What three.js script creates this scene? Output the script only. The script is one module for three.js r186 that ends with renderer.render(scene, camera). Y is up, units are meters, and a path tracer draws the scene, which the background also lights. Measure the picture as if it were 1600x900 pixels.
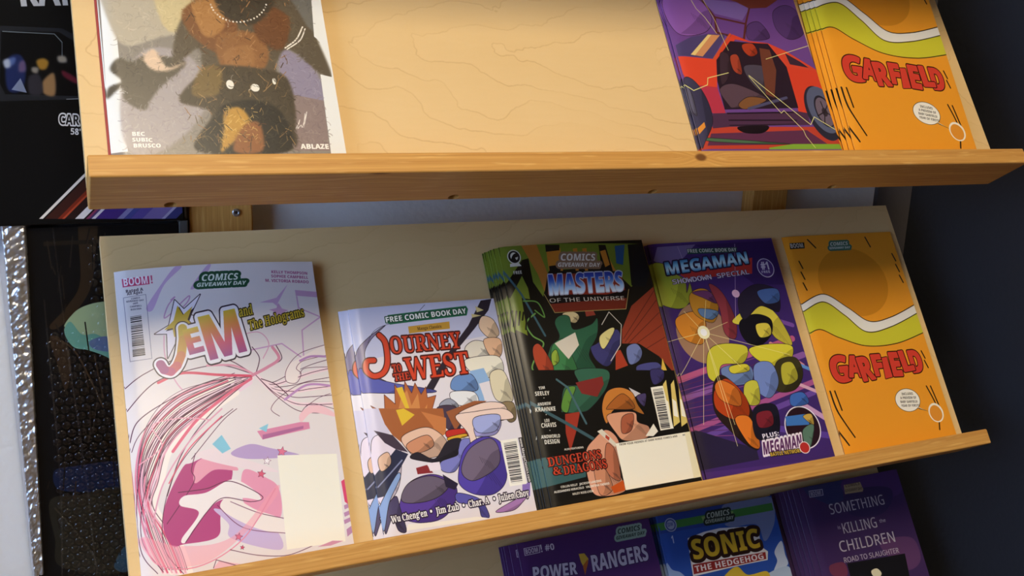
import * as THREE from 'three';
import { RoundedBoxGeometry } from 'three/addons/geometries/RoundedBoxGeometry.js';
import { RectAreaLightUniformsLib } from 'three/addons/lights/RectAreaLightUniformsLib.js';
import { mergeGeometries } from 'three/addons/utils/BufferGeometryUtils.js';
import { ImprovedNoise } from 'three/addons/math/ImprovedNoise.js';
import { Brush, Evaluator, SUBTRACTION } from 'three-bvh-csg';

// ---------------------------------------------------------------- camera, sky, light, exposure
const TILT = THREE.MathUtils.degToRad(33);            // display boards lean back from the vertical
const Y0 = 1.08;                                      // height of the middle ledge above the floor
const scene = new THREE.Scene();
const renderer = new THREE.WebGLRenderer();
renderer.toneMapping = THREE.LinearToneMapping;
renderer.toneMappingExposure = 1.0;
renderer.shadowMap.enabled = true;
RectAreaLightUniformsLib.init();

const camera = new THREE.PerspectiveCamera(2 * Math.atan(450 / 1526.78) * 180 / Math.PI, 16 / 9, 0.05, 30);
camera.position.set(0.1589, Y0 + 0.4181, 0.7406);
camera.setRotationFromMatrix(new THREE.Matrix4().set(
  0.90275, 0.06512, -0.42521, 0, 0.04064, 0.97114, 0.23501, 0, 0.42824, -0.22943, 0.87405, 0, 0, 0, 0, 1));

scene.background = new THREE.Color().setRGB(0.42, 0.62, 1.0);   // daylight sky outside the shop window
scene.backgroundIntensity = 9.5;

const LAMP = { x: 0.2, z: 1.5, w: 0.6, d: 1.0, colour: new THREE.Color().setRGB(1.0, 0.84, 0.60), power: 31 };

// ---------------------------------------------------------------- helpers
let seed = 7;
const rnd = () => { seed = (seed * 1664525 + 1013904223) >>> 0; return seed / 4294967296; };
const noise = new ImprovedNoise();
const taken = {};
const numbered = (name) => { const k = taken[name] = (taken[name] ?? -1) + 1; return k ? `${name}_${String(k).padStart(3, '0')}` : name; };
function mesh(name, geometry, material, parent) {
  const m = new THREE.Mesh(geometry, material); m.name = name; m.castShadow = m.receiveShadow = true; parent.add(m); return m;
}
function thing(name, label, category, group) {
  const g = new THREE.Group(); g.name = numbered(name); g.userData = { label, category }; if (group) g.userData.group = group; scene.add(g); return g;
}
function structure(name, geometry, material, label) {
  const m = mesh(name, geometry, material, scene); m.userData = { kind: 'structure', label, category: name.split('_')[0] }; return m;
}
const OFFSET = { top: [0.5014, 0.3288], upper: [0.2682, 0.1759], middle: [0, 0], lower: [-0.2781, -0.1663] };  // (along board, out of board) of each ledge
function onShelf(o, shelf, u, v, n, turn = 0) {       // place o in the tilted frame of a display board
  const c = Math.cos(TILT), s = Math.sin(TILT), V = OFFSET[shelf][0] + v, N = OFFSET[shelf][1] + n;
  o.position.set(u, Y0 + V * c + N * s, -V * s + N * c); o.rotation.set(-TILT, 0, turn); return o;
}
function metreUV(g, k = 1, du = 0, dv = 0) {          // box-projected uv in metres
  const p = g.attributes.position, n = g.attributes.normal, uv = new Float32Array(p.count * 2);
  for (let i = 0; i < p.count; i++) {
    const ax = Math.abs(n.getX(i)), ay = Math.abs(n.getY(i)), az = Math.abs(n.getZ(i)), x = p.getX(i), y = p.getY(i), z = p.getZ(i);
    const [a, b] = az >= ax && az >= ay ? [x, y] : ay >= ax ? [x, z + 0.37] : [z, y + 0.19];
    uv[2 * i] = a * k + du; uv[2 * i + 1] = b * k + dv;
  }
  g.setAttribute('uv', new THREE.BufferAttribute(uv, 2)); return g;
}
const fbm = (x, y, z = 0, o = 4) => { let a = 0, s = 0.5; for (let i = 0; i < o; i++) { a += s * noise.noise(x, y, z + i * 7.3); x *= 2; y *= 2; s *= 0.5; } return a; };
function pixels(w, h, fn, srgb = true) {              // a computed texture; fn returns [r, g, b] 0..255
  const d = new Uint8Array(w * h * 4);
  for (let j = 0; j < h; j++) for (let i = 0; i < w; i++) { const c = fn(i, j), k = 4 * (j * w + i); d[k] = c[0]; d[k + 1] = c[1]; d[k + 2] = c[2]; d[k + 3] = 255; }
  const t = new THREE.DataTexture(d, w, h); t.magFilter = THREE.LinearFilter; t.minFilter = THREE.LinearFilter; t.wrapS = t.wrapT = THREE.RepeatWrapping;
  if (srgb) t.colorSpace = THREE.SRGBColorSpace; t.needsUpdate = true; return t;
}
const mix = (a, b, t) => a.map((v, i) => v + (b[i] - v) * t);
const clamp = (v, a = 0, b = 1) => Math.min(b, Math.max(a, v));
const smooth = (a, b, v) => { const t = clamp((v - a) / (b - a)); return t * t * (3 - 2 * t); };

// ---------------------------------------------------------------- materials
const maple = (shift, ink) => {                            // rotary-cut maple veneer: pale field, thin wandering growth lines; 1.024 m x 0.32 m
  const field = (x, y) => { const yy = y - 0.115; return 10 * x - 44 * (Math.sqrt(yy * yy + 0.0004) - 0.02) + 2.6 * fbm(x * 5, y * 7, shift) + 0.8 * fbm(x * 22, y * 26, shift + 3) ; };
  const t = pixels(1536, 480, (i, j) => {
    const x = i / 1500, y = j / 1500, e = 0.0008, f = field(x, y);
    const slope = Math.hypot(field(x + e, y) - f, field(x, y + e) - f) / e + 0.5;
    const off = Math.abs(f - Math.round(f)) / slope * 1000;            // millimetres from the nearest growth line
    const soft = (f - Math.floor(f));
    const strength = (1 - smooth(0.15, 0.75, off)) * clamp(0.45 + fbm(x * 11, y * 16, 9) * 1.2);
    const tone = fbm(x * 2.5, y * 9, 4) * 0.22 + fbm(x * 40, y * 260, 5, 2) * 0.10 + (rnd() - 0.5) * 0.06 + 0.10 * soft;
    let c = mix([230, 199, 146], [216, 181, 124], clamp(0.36 + tone));
    c = mix(c, [168, 124, 78], strength * ink);
    return c;
  });
  return new THREE.MeshPhysicalMaterial({ map: t, roughness: 0.5, specularIntensity: 0.4, bumpMap: t, bumpScale: 0.00004 });
};
const pine = (k, knots) => {                          // pine: streaks along the board, a few knots; uv 1 = 1 m along, 0.25 m across
  const t = pixels(1536, 512, (i, j) => {
    const x = i / 1536, y = j / 512 * 0.25;
    let warp = 0, dark = 0;
    for (const [kx, ky, r] of knots) { const d = Math.hypot((x - kx) * 0.6, y - ky); warp += 0.006 * Math.exp(-d * d / (r * r * 6)) * (y > ky ? 1 : -1); dark = Math.max(dark, 1 - smooth(r * 0.5, r * 1.1, d)); }
    const yy = y + warp + 0.0025 * fbm(x * 5, y * 20, k);
    const g = fbm(x * 3, yy * 420, k + 2, 3) + 0.6 * fbm(x * 18, yy * 1600, k + 4, 2);
    const sp = smooth(0.12, 0.42, fbm(x * 26, yy * 300, k + 8, 3));
    let c = mix([214, 163, 88], [178, 122, 58], clamp(0.42 + g * 0.9));
    c = mix(c, [232, 190, 118], sp * 0.45);
    c = mix(c, [92, 52, 24], dark * 0.8);
    return c;
  });
  return new THREE.MeshPhysicalMaterial({ map: t, roughness: 0.46, specularIntensity: 0.45, bumpMap: t, bumpScale: 0.00025 });
};
const paperMat = new THREE.MeshStandardMaterial({ color: 0xd9d4c6, roughness: 0.85 });
const plaster = (r, g, b, scale = 1) => {
  const t = pixels(512, 512, (i, j) => { const v = 128 + 220 * fbm(i / 9, j / 9, 2, 3) ; return [v, v, v]; }, false); t.repeat.set(2.5 * scale, 2.5 * scale);
  return new THREE.MeshStandardMaterial({ color: new THREE.Color().setRGB(r, g, b), roughness: 0.8, bumpMap: t, bumpScale: 0.0005 });
};

// ---------------------------------------------------------------- the room
const WALL_Z = -0.225, RIGHT_X = 1.224, LEFT_X = -1.35, FRONT_Z = 3.3, CEIL_Y = Y0 + 2.12, TH = 0.12;
const wallWhite = plaster(0.66, 0.66, 0.66), wallNavy = plaster(0.0045, 0.006, 0.012), ceilMat = plaster(0.5, 0.48, 0.45), wallShop = plaster(0.2, 0.17, 0.15);
function slab(x0, x1, y0, y1, z0, z1) { const g = new THREE.BoxGeometry(x1 - x0, y1 - y0, z1 - z0); g.translate((x0 + x1) / 2, (y0 + y1) / 2, (z0 + z1) / 2); return metreUV(g); }
structure('wall_back', slab(LEFT_X - TH, RIGHT_X + TH, 0, CEIL_Y, WALL_Z - TH, WALL_Z), wallWhite, 'pale grey plaster wall behind the comic rack');
structure('wall_right', slab(RIGHT_X, RIGHT_X + TH, 0, CEIL_Y, WALL_Z, FRONT_Z), wallNavy, 'dark navy wall beside the comic rack');
structure('wall_front', slab(LEFT_X - TH, RIGHT_X + TH, 0, CEIL_Y, FRONT_Z, FRONT_Z + TH), wallShop, 'plain wall of the shop facing the rack');
{ // the window wall: sill, lintel and two piers around one opening
  const wz0 = 0.1, wz1 = 1.5, wy0 = 1.0, wy1 = 2.3;
  structure('wall_left', mergeGeometries([
    slab(LEFT_X - TH, LEFT_X, 0, wy0, WALL_Z, FRONT_Z), slab(LEFT_X - TH, LEFT_X, wy1, CEIL_Y, WALL_Z, FRONT_Z),
    slab(LEFT_X - TH, LEFT_X, wy0, wy1, WALL_Z, wz0), slab(LEFT_X - TH, LEFT_X, wy0, wy1, wz1, FRONT_Z)]), wallShop, 'plain wall with the shop window');
  const frame = structure('window_1', mergeGeometries([
    slab(LEFT_X - 0.08, LEFT_X - 0.03, wy0, wy0 + 0.05, wz0, wz1), slab(LEFT_X - 0.08, LEFT_X - 0.03, wy1 - 0.05, wy1, wz0, wz1),
    slab(LEFT_X - 0.08, LEFT_X - 0.03, wy0 + 0.05, wy1 - 0.05, wz0, wz0 + 0.05), slab(LEFT_X - 0.08, LEFT_X - 0.03, wy0 + 0.05, wy1 - 0.05, wz1 - 0.05, wz1)]),
    new THREE.MeshStandardMaterial({ color: 0xdddddd, roughness: 0.5 }), 'white framed shop window');
  mesh('pane', slab(LEFT_X - 0.058, LEFT_X - 0.052, wy0 + 0.05, wy1 - 0.05, wz0 + 0.05, wz1 - 0.05), new THREE.MeshPhysicalMaterial({ transmission: 1, thickness: 0, roughness: 0, ior: 1.5 }), frame);
}
structure('shade_strip_1', slab(1.162, RIGHT_X, 0, CEIL_Y, WALL_Z, WALL_Z + 0.006), plaster(0.05, 0.044, 0.048), 'added dark strip imitating corner shade between the pale wall and the navy wall');  // added strip; its dark colour stands in for the shade towards this corner
structure('floor', slab(LEFT_X - TH, RIGHT_X + TH, -TH, 0, WALL_Z - TH, FRONT_Z + TH), plaster(0.17, 0.12, 0.08), 'brown shop floor');
structure('ceiling', slab(LEFT_X - TH, RIGHT_X + TH, CEIL_Y, CEIL_Y + TH, WALL_Z - TH, FRONT_Z + TH), ceilMat, 'white ceiling');
{ // warm ceiling light panel over the aisle in front of the rack
  const g = thing('ceiling_light', 'warm white flat ceiling light panel over the aisle before the rack', 'light');
  g.position.set(LAMP.x, CEIL_Y, LAMP.z);
  const frame = mergeGeometries([[-1, 0], [1, 0], [0, -1], [0, 1]].map(([a, b]) => {
    const f = new THREE.BoxGeometry(a ? 0.02 : LAMP.w + 0.04, 0.03, a ? LAMP.d : 0.02); f.translate(a * (LAMP.w / 2 + 0.01), -0.015, b * (LAMP.d / 2 + 0.01)); return f; }));
  mesh('frame', frame, new THREE.MeshStandardMaterial({ color: 0xcccccc, roughness: 0.4, metalness: 0.6 }), g);
  const face = new THREE.BoxGeometry(LAMP.w, 0.012, LAMP.d); face.translate(0, -0.012, 0);
  mesh('diffuser', face, new THREE.MeshStandardMaterial({ color: 0xffffff, emissive: LAMP.colour, emissiveIntensity: 3, roughness: 0.6 }), g);
  const l = new THREE.RectAreaLight(LAMP.colour, LAMP.power, LAMP.w, LAMP.d);
  l.position.set(0, -0.024, 0); l.rotation.x = -Math.PI / 2; l.name = 'panel_glow'; g.add(l);
}

// ---------------------------------------------------------------- the rack: posts, boards, ledges
const PANEL_T = 0.018, PANEL_H = 0.2957, LEDGE_D = 0.036, LEDGE_T = 0.0168;
const BOARD_X = { top: [0.180, 1.092], upper: [0.1857, 1.1003], middle: [0.1991, 1.118], lower: [0.205, 1.1348] };
const evaluator = new Evaluator(); evaluator.useGroups = false;
const HOLES = { top: [], upper: [0.2407, 0.4622, 0.657, 0.870], middle: [], lower: [] };
const KNOTS = { upper: [[0.56, 0.012, 0.006], [0.30, 0.2, 0.007]], middle: [[0.2, 0.21, 0.008]] };
const pineMats = { upper: pine(1, [[0.495, 0.243, 0.0042], [0.2, 0.16, 0.008]]), middle: pine(5, [[0.4, 0.2, 0.006]]) };
pineMats.top = pineMats.lower = pineMats.middle;
const mapleMats = { upper: maple(0, 0.42), middle: maple(3.7, 0.2) }; mapleMats.top = mapleMats.lower = mapleMats.middle;
const darkHole = new THREE.MeshStandardMaterial({ color: 0x2a1a0e, roughness: 0.9 });
const steel = new THREE.MeshStandardMaterial({ color: 0xb8bcc4, roughness: 0.3, metalness: 0.9 });
const LABELS = {
  top: ['sloping maple board of the topmost shelf, above the books', 'pine ledge of the topmost shelf above the other shelves'],
  upper: ['sloping maple board with a wide empty middle behind the red car comic', 'pine ledge with screw holes underneath, below the red car comic'],
  middle: ['sloping maple board behind the five different comics in a row', 'pine ledge holding the row of five different comics'],
  lower: ['shaded maple board behind the purple and blue comics', 'pine ledge under the purple and blue comics'] };
for (const shelf of ['top', 'upper', 'middle', 'lower']) {
  const [x0, x1] = BOARD_X[shelf], w = x1 - x0;
  const board = thing('display_board', LABELS[shelf][0], 'board', 'tilted boards of the comic rack'); onShelf(board, shelf, x0, 0, 0);
  const bg = new THREE.BoxGeometry(w, PANEL_H, PANEL_T - 0.001); bg.translate(w / 2, PANEL_H / 2 + 0.0004, -PANEL_T / 2 - 0.0005); metreUV(bg);
  { const uv = bg.attributes.uv; for (let i = 0; i < uv.count; i++) uv.setXY(i, uv.getX(i) / 1.024, uv.getY(i) / 0.32); }
  mesh('veneer_core', bg, mapleMats[shelf], board);
  const fg = new THREE.BoxGeometry(w, PANEL_H, 0.001); fg.translate(w / 2, PANEL_H / 2 + 0.0004, -0.0005); metreUV(fg);
  { const uv = fg.attributes.uv; for (let i = 0; i < uv.count; i++) uv.setXY(i, uv.getX(i) / 1.024, uv.getY(i) / 0.32); }
  mesh('face_veneer', fg, mapleMats[shelf], board);
  const ledge = thing('shelf_ledge', LABELS[shelf][1], 'ledge', 'pine ledges of the comic rack'); onShelf(ledge, shelf, x0, 0, 0);
  let lg = new RoundedBoxGeometry(w, LEDGE_T, LEDGE_D + PANEL_T, 3, 0.0016); lg.translate(w / 2, -LEDGE_T / 2, (LEDGE_D - PANEL_T) / 2);
  if (HOLES[shelf].length) {
    let b = new Brush(lg); b.updateMatrixWorld();
    for (const hx of HOLES[shelf]) { const c = new Brush(new THREE.CylinderGeometry(0.0046, 0.0046, 0.012, 20)); c.position.set(hx - x0, -LEDGE_T, -0.0125); c.updateMatrixWorld(); b = evaluator.evaluate(b, c, SUBTRACTION); }
    lg = b.geometry;
  }
  metreUV(lg); { const uv = lg.attributes.uv; for (let i = 0; i < uv.count; i++) uv.setY(i, uv.getY(i) / 0.25); }
  mesh('plank', lg, pineMats[shelf], ledge);
  for (const hx of HOLES[shelf]) { const s = new THREE.CylinderGeometry(0.0038, 0.0038, 0.002, 16); s.translate(hx - x0, -LEDGE_T + 0.0049, -0.0125); mesh('screw_head', s, darkHole, ledge); }
}
const postMat = pine(11, [[0.1, 0.05, 0.006]]);
for (const [x0, x1, label] of [[0.2795, 0.338, 'wooden wall post with a steel bolt behind the boards'], [0.9405, 0.9945, 'wooden wall post without bolt behind the boards']]) {
  const post = thing('wall_post', label, 'post', 'wall posts of the comic rack'); post.position.set(x0, 0, WALL_Z);
  const g = new RoundedBoxGeometry(x1 - x0, 2.2, 0.022, 2, 0.002); g.translate((x1 - x0) / 2, 1.1, 0.011); metreUV(g);
  { const uv = g.attributes.uv; for (let i = 0; i < uv.count; i++) { const a = uv.getX(i), b = uv.getY(i); uv.setXY(i, b, a / 0.25); } }
  mesh('post', g, postMat, post);
  if (x0 < 0.5) {
    const ring = new THREE.TorusGeometry(0.0026, 0.0013, 10, 24); ring.translate(0.0427, Y0 + 0.2585, 0.0228);
    const b = mesh('bolt', ring, steel, post); const cap = new THREE.CylinderGeometry(0.0018, 0.0018, 0.002, 16); cap.rotateX(Math.PI / 2); cap.translate(0.0427, Y0 + 0.2585, 0.0225); mesh('socket', cap, darkHole, b);
  }
}
for (const shelf of ['top', 'upper', 'middle', 'lower']) for (const [px, which] of [[0.309, 'bolted'], [0.9675, 'plain']]) {   // slanted arms that carry the boards
  const arm = thing('board_bracket', `wooden arm carrying the ${shelf} board on the ${which} wall post`, 'bracket', 'arms of the comic rack');
  const c = Math.cos(TILT), s = Math.sin(TILT), [V0, N0] = OFFSET[shelf];
  const pt = (v, n) => new THREE.Vector2(-( -(V0 + v) * s + (N0 + n) * c), (V0 + v) * c + (N0 + n) * s);
  const a = pt(0.01, -PANEL_T - 0.0006), b = pt(0.20, -PANEL_T - 0.0006), zf = -(WALL_Z + 0.0225);
  const sh = new THREE.Shape([a, b, new THREE.Vector2(zf, b.y), new THREE.Vector2(zf, a.y)]);
  const g = new THREE.ExtrudeGeometry(sh, { depth: 0.02, bevelEnabled: false }); g.rotateY(Math.PI / 2); g.translate(-0.01, 0, 0);
  metreUV(g); arm.position.set(px, Y0, 0); mesh('arm', g, postMat, arm);
}

// ---------------------------------------------------------------- comics
// A saddle-stitched comic: front cover rolling into the spine, page block, back cover. Local x along the ledge, y up the board, z out of it.
function sheet(w, h, nx, ny, at) {                    // grid surface; at(s, t) -> z, s and t in metres
  const g = new THREE.PlaneGeometry(1, 1, nx, ny), p = g.attributes.position, uv = g.attributes.uv;
  for (let i = 0; i < p.count; i++) {
    let a = p.getX(i) + 0.5; const t = (p.getY(i) + 0.5) * h; a = a < 0.5 ? 2 * a * a : a * 1 - 0; // crowd the columns towards the spine
    const s = a * w; p.setXYZ(i, s, t, at(s, t)); uv.setXY(i, a, t / h);
  }
  g.computeVertexNormals(); return g;
}
function comicParts(w, h, th, bow) {
  const front = (s) => th * (0.30 + 0.70 * smooth(-0.002, 0.009, s));
  const r = front(0) / 2;
  const fz = (s, t) => front(s) + bow(s, t);
  const cover = sheet(w, h, 30, 14, fz);
  const spine = new THREE.PlaneGeometry(1, 1, 8, 14);
  { const p = spine.attributes.position, uv = spine.attributes.uv;
    for (let i = 0; i < p.count; i++) { const a = (p.getX(i) + 0.5) * Math.PI, t = (p.getY(i) + 0.5) * h; p.setXYZ(i, -Math.sin(a) * r, t, r - Math.cos(a) * r + bow(0, t)); uv.setXY(i, 0.012 * a / Math.PI, t / h); }
    spine.computeVertexNormals(); }
  const jacket = mergeGeometries([cover, spine]);
  const e = 0.00025, w2 = w - 0.0006, h2 = h - 0.0008;
  const top = sheet(w2, h2, 16, 12, (s, t) => fz(s, t) - e), walls = [];
  const wall = (pts) => { const v = [], idx = []; pts.forEach(([s, t], i) => { v.push(s, t, fz(s, t) - e, s, t, bow(s, t) + e); if (i) idx.push(2 * i - 2, 2 * i - 1, 2 * i, 2 * i, 2 * i - 1, 2 * i + 1); });
    const g = new THREE.BufferGeometry(); g.setAttribute('position', new THREE.Float32BufferAttribute(v, 3)); g.setAttribute('uv', new THREE.Float32BufferAttribute(new Array(v.length / 3 * 2).fill(0), 2)); g.setIndex(idx); g.computeVertexNormals(); return g; };
  const steps = [...Array(17).keys()].map((i) => i / 16);
  walls.push(wall(steps.map((k) => [k * w2, h2])), wall(steps.map((k) => [k * w2, 0.0004])), wall(steps.map((k) => [w2, k * h2])));
  const pages = mergeGeometries([top, ...walls]);
  const back = sheet(w, h, 16, 12, (s, t) => bow(s, t));
  return { jacket, pages, back };
}
const flat = (s, t) => 0;
function comic(name, label, group, geo, coverMat, backMat) {
  const g = thing(name, label, 'comic', group);
  mesh('cover', geo.jacket, coverMat, g); mesh('pages', geo.pages, paperMat, g); mesh('back_cover', geo.back, backMat, g);
  return g;
}
const COMIC_W = 0.168, COMIC_H = 0.259;
function stack(first, n, shelf, place, label) {       // n copies behind the front one; place(i) -> [u, v, n, turn], i = 0 at the board
  const all = [];
  for (let i = 0; i < n; i++) {
    let o = first;
    if (i < n - 1) { o = first.clone(); o.name = numbered(first.name.replace(/_\d+$/, '')); scene.add(o); o.userData = { ...first.userData, label: n === 2 ? label : `${label}, ${['next', 'second', 'third', 'fourth', 'fifth', 'sixth'][n - 2 - i]} copy behind the front one` }; }
    const [u, v, d, turn] = place(i); onShelf(o, shelf, u, v, d, turn ?? 0); all.push(o);
  }
  return all;
}

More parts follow.
